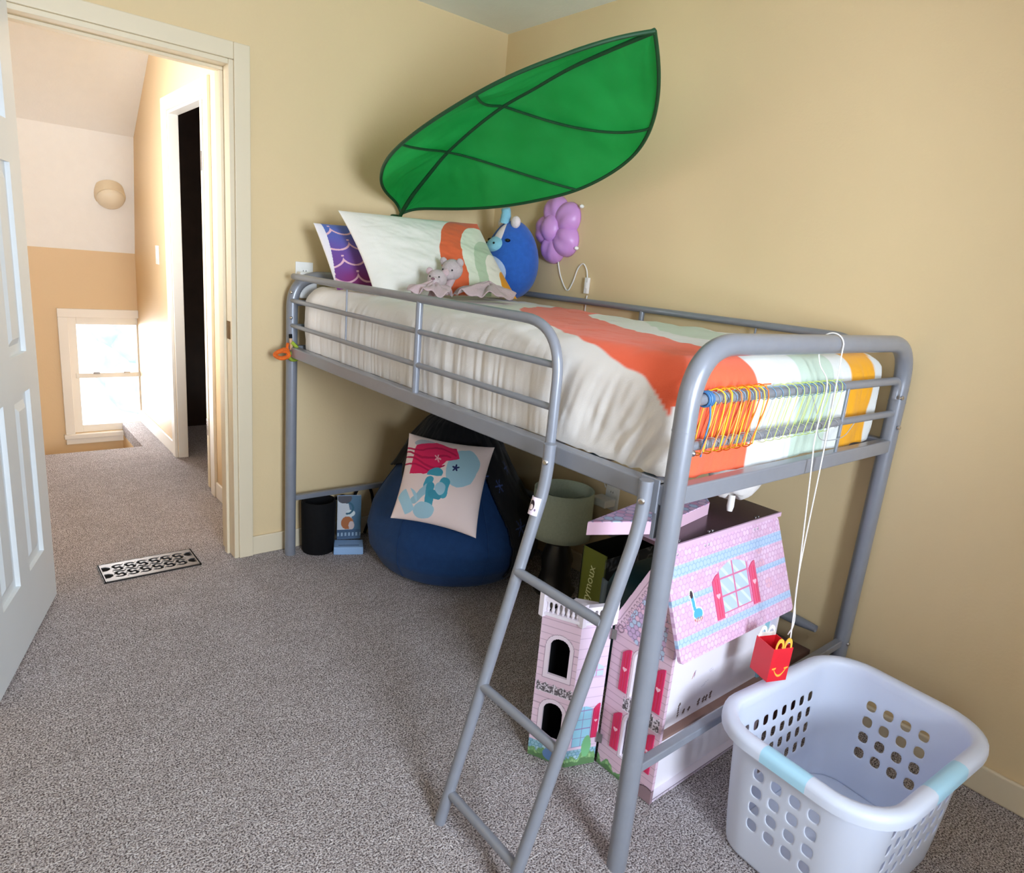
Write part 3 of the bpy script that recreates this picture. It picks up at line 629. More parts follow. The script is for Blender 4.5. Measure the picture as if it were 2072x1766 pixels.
def lovey(name_loc, label, head, hr, face, ears, cl, seed):
    t = thing('comfort_blanket', name_loc, label, 'soft toy', 'comforter toys on the duvet')
    f2 = unit(V(*face)); s2 = unit(np.cross(V(0, 0, 1), f2)); up = np.cross(f2, s2); R2 = np.stack([f2, s2, up], 1); h = V(*head)
    b = MB(); b.ball(h, (hr*1.0, hr*.95, hr*.92), 24, R=R2); b.ball(h+f2*hr*.75-up*hr*.25, (hr*.58, hr*.6, hr*.5), 20, R=R2)
    hd = b.build('head', M['grey_pink'], t, angle=180)
    for sg in (1, -1):
        c = h+s2*sg*hr*.82+up*hr*.68; MB().ball(c, (hr*.2, hr*.36, hr*.38), 14, R=R2).build('ear', M[ears], t)
        MB().ball(h+f2*hr*.86+s2*sg*hr*.46+up*hr*.18, hr*.085, 10).build('eye', M['eye'], hd)
    MB().ball(h+f2*hr*1.28-up*hr*.05, (hr*.14, hr*.2, hr*.13), 12, R=R2).build('nose', M['nose'], hd)
    c = V(*cl[0]); ax, ay, ht = cl[1]; rot = cl[2]; nu, nv = 26, 120; r = np.random.default_rng(seed)
    q, a = np.meshgrid(np.linspace(0.02, 1, nu), np.linspace(0, 2*PI, nv, endpoint=False), indexing='ij')
    k1, k2, p1, p2 = cl[3], cl[3]*2+1, r.uniform(0, 6), r.uniform(0, 6)
    rad = q*(1+.14*np.sin(3*a+p1)+.06*np.sin(7*a+p2)); wav = np.sin(k1*a+p1+1.5*q)*.65+np.sin(k2*a+p2)*.35
    zz = ht*(1-q)**.8+.004+q**1.2*.016*(1+wav)+.006*np.sin(a*5+q*9)*(1-q)
    px, py = rad*ax*np.cos(a), rad*ay*np.sin(a)
    P = np.stack([c[0]+px*math.cos(rot)-py*math.sin(rot), c[1]+px*math.sin(rot)+py*math.cos(rot), c[2]+zz], -1)
    MB().grid(P, closed_v=True).build('blanket', M['pink_cloth'], t, angle=180, solid=.003)
    ar = MB(); a0 = h-up*hr*.7
    ar.tube(spline([a0, a0+V(-.03, -.02, -.03), a0+V(-.045, -.03, -.052)], 5), [.014]*5+[.013]*5+[.011], 12); ar.ball(a0+V(-.046, -.031, -.053), .013, 12)
    ar.build('arm', M['pink_cloth'], t)
lovey((-.68, -.55, 1.165), 'grey pink comforter toy lying lower, tucked in a rolled pink blanket', (-.700, -.572, 1.238), .037, (-.75, -.6, .05), 'pink_cloth', [(-.735, -.600, 1.174), (.090, .066, .050), .3, 5], 3)
lovey((-.56, -.53, 1.165), 'grey comforter toy with raised head and spread pink blanket', (-.598, -.515, 1.274), .042, (-.85, -.45, -.25), 'grey_pink', [(-.464, -.570, 1.173), (.150, .074, .062), .2, 6], 4)
# rolled edge of the first blanket
# ------------------------------------------------------------------ leaf canopy over the bed
def leaf():
    t = thing('leaf_canopy', (-.52, GY-.01, 1.44), 'big green fabric leaf canopy arching over the bed from the wall', 'canopy')
    mid = resample(spline(LEAF_MID, 8), 121)
    def sm(P):
        P = resample(spline(P, 8), 121)
        for _ in range(60): P[1:-1] = .5*P[1:-1]+.25*(P[:-2]+P[2:])
        return P
    lo, up = sm(LEAF_LOW), sm(LEAF_UP)
    nu, nv = 121, 33; tt = np.linspace(0, 1, nv)
    for nm, E in (('leaf_half', lo), ('leaf_half', up)):
        P = mid[:, None]*(1-tt)[None, :, None]+E[:, None]*tt[None, :, None]
        s = np.linspace(0, 1, nu)[:, None]*np.ones(nv)
        N = np.cross(E[60]-mid[60], mid[80]-mid[40]); N = unit(N); N = N if N[2] > 0 else -N
        sag = (.018*np.sin(PI*tt)[None, :]*(np.abs(np.sin(PI*s*3.0))) + .003*fbm(s*26+tt*4, tt[None, :]*3+s*0, 51)*np.sin(PI*tt)[None, :])
        P = P+sag[..., None]*N
        MB().grid(P).build(nm, M['leaf'], t, angle=180)
        MB().tube(E, .0062, 8).build('edge_tape', M['leaf_tape'], t)
    MB().tube(np.r_[LEAF_STEM, mid[1:]], .0082, 10).build('midrib', M['leaf_tape'], t)
    NB = unit(np.cross(lo[60]-up[60], mid[80]-mid[40])); NB = NB if NB[2] > 0 else -NB
    def rib(E, i, j):
        ip = lambda P, q: np.array([np.interp(q, np.arange(121), P[:, a]) for a in range(3)])
        pts = [ip(mid, 2*(i+(j-i)*k))*(1-k)+ip(E, 2*(i+(j-i)*k))*k for k in np.linspace(0, 1, 14)]
        MB().tube(spline([p_-NB*.006*math.sin(PI*k_/7) for k_, p_ in enumerate(pts[::2]+[pts[-1]])], 3), .0045, 8).build('rib', M['leaf_tape'], t)
    for r in LEAF_RIBS: rib(lo if r[0] else up, r[1], r[2])
    b = LEAF_STEM[0]; MB().box((b[0]-.025, GY-.03, b[2]-.05), (b[0]+.025, GY-.0005, b[2]+.05)).build('wall_bracket', M['leaf_tape'], t, smooth=False, bevel=.01)
leaf()

# ------------------------------------------------------------------ flower lamp on the right wall
def flower():
    t = thing('flower_wall_lamp', (GX, -.43, 1.48), 'lilac plastic flower-shaped lamp on the right wall', 'lamp')
    c = V(GX, -.408, 1.478); R = .135
    for k in range(5):
        a = PI/2+.35+k*2*PI/5; p = c+V(0, -math.cos(a)*R*.52, math.sin(a)*R*.60)
        rad = V(0, -math.cos(a), math.sin(a)); tn = np.cross(V(1, 0, 0), rad); Rm = np.stack([V(-1, 0, 0), rad, tn], 1)
        def fn(q):
            d = .10*math.exp(-(q[2]/.28)**2)*(1 if q[0] > 0 else 0); return V(max(q[0], 0)*(1-1.6*d), q[1]*(1-.05*d), q[2])
        MB().ball(p, (.062+.004*(k % 2), R*.50, R*.50), 36, R=Rm, fn=fn).build('petal', M['lilac'], t, angle=180)
    MB().ball(c+V(-.030, .018, .004), (.048, .052, .060), 32).build('flower_centre', M['lilac'], t, angle=180)
    for y, z in ((-.54, 1.575), (-.535, 1.405)): MB().ball((GX-.012, y, z), (.012, .008, .008), 10).build('clip', M['white_plastic'], t)
    x = GX-.005
    pts = [(x, -.42, 1.37), (x, -.425, 1.335), (x, -.452, 1.275), (x, -.497, 1.226), (x, -.527, 1.262), (x, -.550, 1.322), (x, -.578, 1.343), (x, -.602, 1.320), (x, -.612, 1.285)]
    cd = MB().tube(spline(pts, 8), .0028, 8).tube(spline([(x, -.621, 1.215), (x, -.620, 1.19), (x, -.622, 1.1), (x, -.65, .8), (x, -.86, .43)], 8), .0028, 8).build('cord', M['white_plastic'], t)
    MB().box((x-.011, -.627, 1.222), (x+.004, -.608, 1.288)).box((x-.014, -.624, 1.243), (x-.011, -.611, 1.268)).build('cord_switch', M['white_plastic'], t, smooth=False, bevel=.004)
flower()

# ------------------------------------------------------------------ outlets, switch, ceiling light, floor register
def outlet(name, label, c, n, plug):
    """c: centre on the wall, n: 'x' or 'y' wall normal towards the room (negative side)"""
    t = thing(name, c, label, 'outlet')
    def bx(mb, a0, a1, d0, d1, z0, z1):
        if n == 'y': return mb.box((c[0]+a0, c[1]-d1, c[2]+z0), (c[0]+a1, c[1]-d0, c[2]+z1))
        return mb.box((c[0]-d1, c[1]+a0, c[2]+z0), (c[0]-d0, c[1]+a1, c[2]+z1))
    bx(MB(), -.037, .037, .0005, .006, -.058, .058).build('cover_plate', M['white_plastic'], t, smooth=False, bevel=.002)
    for z in (.02, -.02):
        s = bx(MB(), -.017, .017, .006, .008, z-.014, z+.014).build('socket', M['white_plastic'], t, smooth=False, bevel=.004)
        m_ = MB(); bx(m_, -.007, -.005, .008, .0084, z-.002, z+.006); bx(m_, .005, .007, .008, .0084, z-.002, z+.006); m_.build('slot', M['black'], s, smooth=False)
    if plug: bx(MB(), *plug).build('adapter', M['white_plastic'], t, smooth=False, bevel=.005)
outlet('wall_outlet', 'white outlet with a boxy plug-in adapter behind the bed post', (-.928, GY, 1.190), 'y', (-.035, .037, .008, .05, -.085, .02))
outlet('wall_outlet', 'white outlet with adapter low on the right wall beside the green lampshade', (GX, -.900, .400), 'x', (-.028, .055, .008, .075, -.034, .0))
sw = thing('light_switch', (HX, 1.93, 1.185), 'white light switch on the tan hall wall', 'switch')
MB().box((HX-.006, 1.895, 1.13), (HX-.0005, 1.965, 1.24)).build('cover_plate', M['white_plastic'], sw, smooth=False, bevel=.002)
MB().box((HX-.011, 1.922, 1.165), (HX-.006, 1.938, 1.205)).build('switch_toggle', M['white_plastic'], sw, smooth=False, bevel=.002)
n_ = unit(V(0, -.66, -.75)); cl = V(-1.20, 2.495, 1.51); e1 = V(1, 0, 0); Rl = np.stack([e1, np.cross(n_, e1), n_], 1)
lt = thing('ceiling_light', cl, 'small round dome light on the sloped stair ceiling', 'light')
MB().lathe([(.0, -.06), (.085, -.06), (.088, .0), (.085, .012), (.078, .014)], cl, 32, Rl).build('light_base', M['trim'], lt)
MB().lathe([(.079, .012), (.076, .03), (.062, .048), (.035, .06), (0, .064)], cl, 32, Rl).build('glass_dome', M['lamp_glass'], lt)

def register():
    x0, y0, w, h = -1.700, .0665, .3455, .165; z = .006
    t = thing('floor_register', (x0+w/2, y0+h/2, 0), 'metal floor register with scroll cut-outs in the doorway carpet', 'vent')
    def keep(s, q):
        k = np.ones(s.shape, bool); nx, ny = 6, 2; mx, my = .040, .022; cw, ch = (w-2*mx)/nx, (h-2*my)/ny
        inn = (s > mx) & (s < w-mx) & (q > my) & (q < h-my)
        fx = ((s-mx) % cw)/cw-.5; fy = ((q-my) % ch)/ch-.5; X, Y = fx*cw, fy*ch
        r0 = np.hypot(X, Y); an = np.arctan2(Y, X)
        for sx, sy in ((1, 1), (-1, -1)):
            cxp, cyp = sx*cw*.02, sy*ch*.20; rr = np.hypot((X-cxp)/1.18, Y-cyp); aa = np.arctan2((Y-cyp)*sy, (X-cxp)*sx)
            k &= ~(inn & (rr < ch*.29) & (rr > ch*.12) & ~((aa > -1.3) & (aa < .2)))
            k &= ~(inn & (np.hypot(X-sx*cw*.16, Y-sy*ch*.06) < ch*.11))
        k &= ~(inn & (np.abs(np.abs(fx)-.5)*cw+np.abs(np.abs(fy)-.5)*ch < ch*.085))
        k &= ~(inn & (np.abs(np.abs(fx)-.5)*cw+np.abs(fy)*ch < ch*.085))
        for ex in (.022, w-.022):
            for ey in (h*.30, h*.70): 
                d = (ex-s) if ex > w/2 else (s-ex); k &= ~((np.abs(q-ey) < .020) & (np.abs(d) < .014) & (np.abs(q-ey) < .021-.9*np.maximum(0, d)))
        return k
    panel('grille', (x0, y0, z), (1, 0, 0), (0, 1, 0), w, h, M['register'], t, th=.004, res=.0016, keep=keep)
    MB().box((x0+.01, y0+.01, .0002), (x0+w-.01, y0+h-.01, .0015)).build('duct', M['black'], t, smooth=False)
    MB().box((x0-.002, y0-.002, .0002), (x0+.004, y0+h+.002, z)).box((x0+w-.004, y0-.002, .0002), (x0+w+.002, y0+h+.002, z)).box((x0, y0-.002, .0002), (x0+w, y0+.003, z)).box((x0, y0+h-.003, .0002), (x0+w, y0+h+.002, z)).build('rim', M['dark_ceramic'], t, smooth=False)
M['register'] = mat('nickel_register', C(150, 146, 146), .34, .85, noise=.04, nscale=20)
register()

# ------------------------------------------------------------------ under the bed: bean bag, cushion, blanket, bin, boxes
BAG = [(0.0, .255), (.03, .32), (.10, .362), (.18, .368), (.26, .345), (.34, .295), (.43, .235), (.53, .18), (.61, .115), (.655, .04), (.66, .0)]
def bag_pt(z, a, off=0.0):
    zs = [p[0] for p in BAG]; r = np.interp(z, zs, [p[1] for p in BAG])
    sh = np.interp(z, [0, .2, .66], [0, 0, .105]); cx, cy = -.420+sh*.75, -.388+sh*1.15
    k = 1+.035*np.sin(3*a+1)*np.clip(z/.3, 0, 1)+.02*np.sin(7*a+z*9)*np.clip(z/.3, 0, 1)
    rx = r*k+off
    return np.stack([cx+rx*np.cos(a)*.99, cy+rx*np.sin(a)*1.0, z+np.zeros_like(rx)+off*.5], -1)
bb = thing('bean_bag', (-.420, -.388, 0), 'navy blue bean bag chair under the bed', 'bean bag')
sp = np.array(spline([(p[0], p[1], 0) for p in BAG], 5)); zz = np.clip(sp[:, 0], 0, .66)
Z, A = np.meshgrid(zz, np.linspace(0, 2*PI, 96, endpoint=False), indexing='ij')
MB().grid(bag_pt(Z, A), closed_v=True).build('body', M['navy'], bb, angle=180)
for k in range(6):
    a = np.full(40, k*PI/3+.3); MB().tube(bag_pt(np.linspace(.02, .655, 40), a, .001), .0022, 6).build('seam', M['navy'], bb)
MB().lathe([(0, .655), (.035, .655), (.04, .662), (.03, .672), (0, .674)], tuple(bag_pt(np.array(.66), np.array(0.))*[1, 1, 0]+V(0, 0, 0)), 20).build('top_handle', M['navy'], bb)
def flake(cs, s, t, c, r, col):
    d = np.hypot(s-c[0], t-c[1]); a = np.arctan2(t-c[1], s-c[0]); k = np.abs(((a/(PI/3)+.5) % 1)-.5)*PI/3
    put(cs, (d < r) & (d*np.sin(k) < r*.07), col); put(cs, (np.abs(d-r*.55) < r*.06) & (k < .25), col)
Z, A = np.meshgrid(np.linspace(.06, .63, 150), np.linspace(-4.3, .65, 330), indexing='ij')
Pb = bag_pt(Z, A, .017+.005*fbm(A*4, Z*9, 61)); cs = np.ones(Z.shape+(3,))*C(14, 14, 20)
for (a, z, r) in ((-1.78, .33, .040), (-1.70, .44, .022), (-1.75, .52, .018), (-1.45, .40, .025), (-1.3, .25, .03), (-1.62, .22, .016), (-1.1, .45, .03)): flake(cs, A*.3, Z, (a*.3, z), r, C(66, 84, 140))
kb = ((A > -1.60+.25*np.sin(Z*9)*.4) | (Z > .385+.035*np.sin(A*3)+.02*np.sin(A*7)))[:-1, :-1]  # black cloth carried over the bag top stands in for deep shade
bl = MB().grid(Pb, keep=kb).build('throw_blanket_shade', M['paint'], None, cols=cs, angle=180, solid=.006, soff=1)
tag(bl, 'black throw blanket with blue snowflake prints, spread as painted shade over the bean bag', 'blanket')

def sea_paint(u, v):
    cs = np.ones(u.shape+(3,))*C(236, 216, 212); w2 = .02*fbm(u*5, v*5, 71); x = u+w2; y = v-w2
    teal, pale, pink = C(70, 160, 184), C(160, 198, 214), C(222, 36, 92)
    put(cs, np.hypot((x-.72)/.20, (y-.66)/.24) < 1, pale); put(cs, np.hypot((x-.22)/.14, (y-.90)/.055) < 1, C(176, 180, 190))
    put(cs, poly_in(x, y, [(.12, .86), (.36, .93), (.60, .90), (.66, .78), (.50, .73), (.40, .62), (.26, .53), (.10, .50), (.09, .66)]), pink)
    for k in range(4):
        put(cs, np.abs(y-(.60+.075*k+.035*np.sin(x*11+k)))+np.clip((x-.42-.06*k), 0, 9)*.6 < .011, C(186, 20, 74))
    put(cs, (np.hypot((x-.40)/.10, (y-.55)/.10) < 1) & (y > .53), teal*.95)
    for k, (a, b) in enumerate((((.36, .46), (.36, .36)), ((.36, .36), (.22, .22)), ((.40, .38), (.40, .20)), ((.56, .46), (.56, .34)), ((.50, .30), (.42, .30)))):
        put(cs, seg_dist(x, y, a, b) < (.055, .045, .05, .06, .04)[k], (teal, pale*.92, teal*.9, teal, teal*.8)[k])
    put(cs, np.hypot((x-.36)/.13, (y-.12)/.09) < 1, pale); put(cs, (np.hypot((x-.14)/.12, (y-.20)/.14) < 1) & (np.sin(x*30+y*22) > -.6), pale*1.05)
    put(cs, np.hypot((x-.52)/.12, (y-.38)/.12) < .55, pale)
    dx, dy = x-.64, y-.66; put(cs, np.hypot(dx, dy) < .035*(1+.4*np.sin(5*np.arctan2(dy, dx))), C(36, 44, 96))
    dx, dy = x-.40, y-.74; put(cs, np.hypot(dx, dy) < .025*(1+.6*np.cos(5*np.arctan2(dy, dx))), C(236, 170, 180))
    return cs
tag(cushion('cushion', CUSH[0], CUSH[1], CUSH[2], CUSH[3], .062, M['paint'], None, sea_paint, n=330, pinch=.075), 'square cream cushion with painted pink and teal swirls, resting on the bean bag', 'cushion')

bn = thing('waste_bin', (-.882, -.012, 0), 'black cylindrical bin on the carpet by the rear bed post', 'bin')
MB().lathe([(.0, 0), (.066, 0), (.070, .01), (.075, .225), (.072, .238), (.066, .238), (.062, .20), (.058, .02), (0, .02)], (-.882, -.012, 0), 40).build('body', M['black'], bn)
def cover_paint(s, t):
    w, h = .105, .20; u, v = s/w, t/h; cs = np.ones(u.shape+(3,))*C(206, 212, 220)
    put(cs, u > .55+.1*np.sin(v*5), C(70, 110, 140)); put(cs, v < .22, C(60, 90, 124)); put(cs, np.hypot((u-.42)/.26, (v-.38)/.15) < 1, C(176, 104, 56)); put(cs, np.hypot((u-.6)/.12, (v-.32)/.10) < 1, C(206, 190, 190))
    put(cs, np.hypot((u-.55)/.2, (v-.60)/.08) < 1, C(214, 226, 230)); put(cs, (np.abs(np.hypot((u-.42)/.3, (v-.72)/.16)-.8) < .14) & (u > .35), C(34, 92, 118)); put(cs, (np.hypot((u-.3)/.3, (v-.95)/.12) < 1), C(70, 72, 84)); put(cs, (v < .2) & (np.abs(v-.12) < .04) & (np.sin(u*40) > 0), C(150, 176, 200))
    return cs
bk = thing('picture_book', (-.75, -.02, 0), 'picture book with sea animals standing behind the light blue box', 'book')
xd = unit(V(.93, -.36, 0)); zd = unit(V(.05, .12, 1)); panel('cover', (-.800, -.030, .038), xd, zd, .105, .20, M['paint_gloss'], bk, th=.003, res=.002, col=cover_paint)
nb = np.cross(xd, zd); o_ = V(-.800, -.030, .038)-nb*.0035
MB().prism([o_+xd*.002+zd*.002, o_+xd*.103+zd*.002, o_+xd*.103+zd*.198, o_+xd*.002+zd*.198], -nb*.014).build('pages', M['white_card'], bk, smooth=False)
o_ = o_-nb*.0145; MB().prism([o_, o_+xd*.105, o_+xd*.105+zd*.2, o_+zd*.2], -nb*.003).build('back_cover', M['lightblue_box'], bk, smooth=False)
lb = MB(); p0 = V(-.848, -.100, .0005); xd2 = unit(V(.118, -.058, 0)); yd2 = V(-xd2[1], xd2[0], 0)
lb.prism([p0, p0+xd2*.128, p0+xd2*.128+yd2*.085, p0+yd2*.085], (0, 0, .036)); lbx = lb.build('flat_box', M['lightblue_box'], None, smooth=False, bevel=.003)
tag(lbx, 'flat light blue box on the carpet between bin and bean bag', 'box')
lid = MB(); p1 = p0+V(0, 0, .0362)+xd2*.02+yd2*.02; lid.prism([p1, p1+xd2*.09, p1+xd2*.09+yd2*.004, p1+yd2*.004], (0, 0, .0006)); lid.build('lid_seam', M['navy'], lbx, smooth=False)
tag(MB().tube(spline([(-.80, .055, .19), (-.74, .045, .215), (-.70, .04, .18), (-.66, .045, .24), (-.60, .05, .23), (-.58, .05, .12), (-.62, .05, .006)], 8), .007, 8).build('cable', M['black'], None), 'black cable looping along the wall behind the picture book', 'cable')

# ------------------------------------------------------------------ table lamp, bags
la = thing('table_lamp', (-.20, -.84, 0), 'lamp with pale green drum shade and dark base, under the bed', 'lamp')
def shade():
    n = 64; rows = [[(-.20+r*math.cos(2*PI*j/n), -.84+r*math.sin(2*PI*j/n), z) for j in range(n)] for r, z in ((.1245, .255), (.1240, .29), (.1225, .40), (.1215, .452))]
    return MB().grid(np.array(rows), closed_v=True).build('lamp_shade', M['lamp_green'], la, angle=180, solid=.003)
shade()
MB().lathe([(0, 0), (.085, 0), (.09, .012), (.075, .03), (.06, .09), (.068, .15), (.045, .215), (.014, .23), (.012, .33), (0, .335)], (-.20, -.84, 0), 40).build('lamp_base', M['dark_ceramic'], la)
MB().ball((-.20, -.84, .36), (.028, .028, .036), 18).build('bulb', M['lamp_glass'], la)
sp_ = MB(); sp_.tube([(-.20-.121, -.84, .40), (-.20+.121, -.84, .40)], .0015, 6); sp_.tube([(-.20, -.84-.121, .40), (-.20, -.84+.121, .40)], .0015, 6); sp_.build('shade_spider', M['steel'], la)

def text_mesh(name, body, size, m, parent, O, S, T, th=.0012):
    cu = bpy.data.curves.new(name, 'FONT'); cu.body = body; cu.size = size; cu.extrude = th/2
    ob = bpy.data.objects.new(name, cu); COL.objects.link(ob); bpy.context.view_layer.update()
    me = bpy.data.meshes.new_from_object(ob.evaluated_get(bpy.context.evaluated_depsgraph_get())); bpy.data.objects.remove(ob)
    S, T = unit(S), unit(T); N = np.cross(S, T); Mx = np.eye(4); Mx[:3, 0], Mx[:3, 1], Mx[:3, 2], Mx[:3, 3] = S, T, N, V(*O)
    me.transform(Matrix(Mx.tolist())); me.materials.clear(); me.materials.append(m)
    o = bpy.data.objects.new(name, me); COL.objects.link(o)
    if parent is not None: set_parent(o, parent)
    return o
def bag():
    t = thing('tote_bag', (-.30, -1.24, 0), 'dark patterned shopping bag with lime green side panel, under the bed', 'bag')
    x0, x1, y0, y1, h = -.452, -.12, -1.315, -1.205, .395
    def gp(s, q): cs = np.ones(s.shape+(3,))*C(112, 120, 44); put(cs, (s < .004) | (s > .106), C(90, 98, 44)); return cs
    s_ = panel('side_panel', (x0, y1, .004), (0, -1, 0), (0, 0, 1), .11, h, M['paint'], t, th=.003, res=.004, col=gp, bulge=lambda s, q: -.012*np.sin(s/.11*PI)*np.sin(q/h*PI))
    text_mesh('lettering', 'zymoux', .044, M['lime_print'], s_, (x0-.0165, y1-.066, .212), (-.0, -.10, 1), (0, 1, .10))
    def dp(s, q): cs = np.ones(s.shape+(3,))*C(40, 44, 52); n = fbm(s*22, q*22, 81); put(cs, np.abs(n) < .16, C(96, 98, 106)); put(cs, n > .75, C(70, 78, 92)); return cs
    panel('front_panel', (x0, y0, .004), (1, 0, 0), (0, 0, 1), x1-x0, h-.012, M['paint'], t, th=.003, res=.004, col=dp, bulge=lambda s, q: .01*np.sin(s/(x1-x0)*PI)*np.sin(q/h*PI))
    MB().box((x0, y1-.003, .004), (x1, y1, h+.004)).build('back_panel', M['black'], t, smooth=False)
    MB().box((x1-.003, y0, .004), (x1, y1, h)).box((x0, y0, .0005), (x1, y1, .004)).build('lining', M['black'], t, smooth=False)
    MB().tube(spline([(-.38, y0-.004, .37), (-.36, y0-.01, .47), (-.28, y0-.015, .50), (-.21, y0-.01, .47), (-.19, y0-.004, .37)], 8), .006, 8).build('bag_handle', M['black'], t)
bag()
tb = thing('backpack', (-.42, -1.47, 0), 'dark teal backpack with grey strap, behind the dollhouse', 'bag')
def bp(p): q = np.sign(p)*np.abs(p)**.55; return q/max(1, np.linalg.norm(q)/1.25)
MB().ball((-.42, -1.475, .215), (.17, .095, .215), 36, fn=bp).build('body', M['teal_bag'], tb, angle=180)
MB().ball((-.42, -1.555, .13), (.12, .035, .10), 28, fn=bp).build('front_pocket', M['teal_bag'], tb, angle=180)
nst = 30; q_ = np.linspace(0, 1, nst); cen = np.stack([-.585-.02*np.sin(q_*PI), -1.43-.05*q_, .40-.33*q_], 1)
MB().grid(np.stack([cen+V(.004, .014, 0), cen+V(-.004, -.014, 0)], 1)).build('shoulder_strap', M['strap'], tb, solid=.004)
M['shutter_pale'] = mat('rose_board', C(224, 92, 132), 0.4)
# ------------------------------------------------------------------ dollhouse
dh = thing('dollhouse', (-.55, -1.75, 0), 'pink wooden dollhouse with honeycomb roof and fold-out tower, under the foot of the bed', 'dollhouse')
SID = C(222, 190, 208); SIDL = C(176, 140, 162); HEXC = [C(226, 176, 208), C(214, 168, 210), C(186, 206, 232), C(232, 190, 214), C(206, 176, 214)]
def siding(s, t, base=SID, line=SIDL, pitch=.021):
    cs = np.ones(s.shape+(3,))*base; put(cs, (t % pitch) < .0016, line); return cs
def hexpaint(cs, s, t, m, size, cols, edge):
    i, e = hexa(s, t, size); k = np.minimum((i*len(cols)).astype(int), len(cols)-1)
    for j, c in enumerate(cols): put(cs, m & (k == j), c)
    put(cs, m & e, edge)
def arch_in(s, t, x0, x1, z0, z1):
    xm, r = (x0+x1)/2, (x1-x0)/2; return (s > x0) & (s < x1) & (t > z0) & ((t < z1-r) | (np.hypot(s-xm, t-(z1-r)) < r))
def grille(cs, s, t, x0, x1, z0, z1):
    m = (s > x0) & (s < x1) & (t > z0) & (t < z1+.004*np.sin(s*260)); put(cs, m, C(120, 112, 118))
    n = fbm(s*260, t*260, 91); put(cs, m & (n > .25), C(228, 218, 228)); put(cs, m & (n < -.45), C(74, 66, 72))
    put(cs, m & ((np.abs(s-(x0+x1)/2) < .001) | (np.abs(t-z0) < .0018)), C(236, 226, 236))
def meadow(cs, s, t, seed, hx=True):
    if hx: hexpaint(cs, s, t, t < .052, .0065, [C(150, 190, 208), C(176, 206, 220), C(130, 170, 200)], C(96, 150, 160))
    g = .026+.014*fbm(s*60, s*0, seed); put(cs, t < g, C(112, 156, 104)); put(cs, (t < g*.8) & (fbm(s*140, t*30, seed+1) > .2), C(150, 190, 130)); put(cs, (t < g*.5), C(92, 128, 84))
SW, SH = .187, .660
gab = [(0, 0), (0, .452), (.105, .655), (.132, .655), (SW, .515), (SW, 0)]
holes = [(.076, .142, .252, .392), (.074, .140, .072, .205)]
def fac_col(s, t):
    cs = siding(s, t); m = (t > .44) & (s < .12)
    hexpaint(cs, s, t, poly_in(s, t, [(.022, .425), (.11, .60), (.16, .50), (.16, .40), (.08, .40)]), .0085, HEXC[2:], C(150, 130, 160))
    d = seg_dist(s, t, (0, .452), (.105, .655)); put(cs, d < .020, SID)
    put(cs, (np.abs(d-.015) < .0011), SIDL*.8); q = ((s+t*1.9) % .03)/.03; put(cs, (np.abs(np.hypot((q-.5)*.024, d-.030)-.008) < .0013) & (q > .2), SIDL*.65)
    put(cs, (np.hypot(s-.02, t-.42) < .016) & (np.abs(np.hypot(s-.02, t-.42)-.010) < .002), SIDL*.7)
    for h in holes: put(cs, arch_in(s, t, h[0]-.008, h[1]+.008, h[2]-.008, h[3]+.008), C(238, 226, 238))
    for h in holes: put(cs, arch_in(s, t, h[0]-.0085, h[1]+.0085, h[2]-.0085, h[3]+.0085) & ~arch_in(s, t, h[0]-.007, h[1]+.007, h[2]-.007, h[3]+.007), SIDL*.8)
    grille(cs, s, t, .060, .098, .205, .243); grille(cs, s, t, .14, .178, .205, .243)
    meadow(cs, s, t, 5, False); put(cs, (np.hypot(s-.172, t-.0) < .042) & (np.hypot(s-.172, t) > .001), C(150, 124, 132)); put(cs, np.abs(np.hypot(s-.172, t)-.042) < .0016, C(90, 70, 80))
    return cs
def fac_keep(s, t):
    k = poly_in(s, t, gab)
    for h in holes: k &= ~arch_in(s, t, *h)
    return k
fa = panel('facade', (-.800, -1.661, .003), (0, -1, 0), (0, 0, 1), SW, SH, M['paint_hard'], dh, th=.010, res=.0016, col=fac_col, keep=fac_keep)
def shutter(parent, O, S, T, w, h, th=.003):
    O, S, T = V(*O), unit(S), unit(T); N = np.cross(S, T); n = 10
    pts = [O, O+S*w]+[O+S*(w*(1-k/n))+T*(h-.016*(1-math.sin(PI/2*(1-k/n)))) for k in range(n+1)]
    o = MB().prism(pts, N*th).build('shutter', M['shutter'], parent, smooth=False)
    g = MB()
    for k in (1, 2): g.prism([O+S*(w*k/3-.0004)+T*.004+N*th, O+S*(w*k/3+.0004)+T*.004+N*th, O+S*(w*k/3+.0004)+T*(h*.9)+N*th, O+S*(w*k/3-.0004)+T*(h*.9)+N*th], N*.0004)
    g.build('board_joint', M['dark_red_card'], o, smooth=False)
    c = O+S*w/2+T*h*.52+N*th; hp = []
    for k in range(24):
        a = 2*PI*k/24; hp.append(c+(S*math.sin(a)**3*1.0+T*(.8125*math.cos(a)-.3125*math.cos(2*a)-.125*math.cos(3*a)))*w*.27)
    MB().prism(hp, N*.0008).build('heart', M['heart'], o, smooth=False)
for s0, z0, h in ((.040, .258, .125), (.148, .262, .125), (.038, .082, .115), (.146, .085, .115)):
    shutter(fa, (-.8005, -1.661-s0, z0), (0, -1, 0), (0, 0, 1), .026, h)
def hinge(p, S, parent):
    p, S = V(*p), unit(S); mb = MB(); N = np.cross(S, V(0, 0, 1))
    for sg in (-1, 1): mb.prism([p+S*sg*.002-V(0, 0, .014), p+S*sg*.016-V(0, 0, .014), p+S*sg*.016+V(0, 0, .014), p+S*sg*.002+V(0, 0, .014)], N*.0012)
    mb.tube([p-V(0, 0, .016)+N*.002, p+V(0, 0, .016)+N*.002], .0026, 8); return mb.build('hinge', M['steel'], parent, smooth=False)
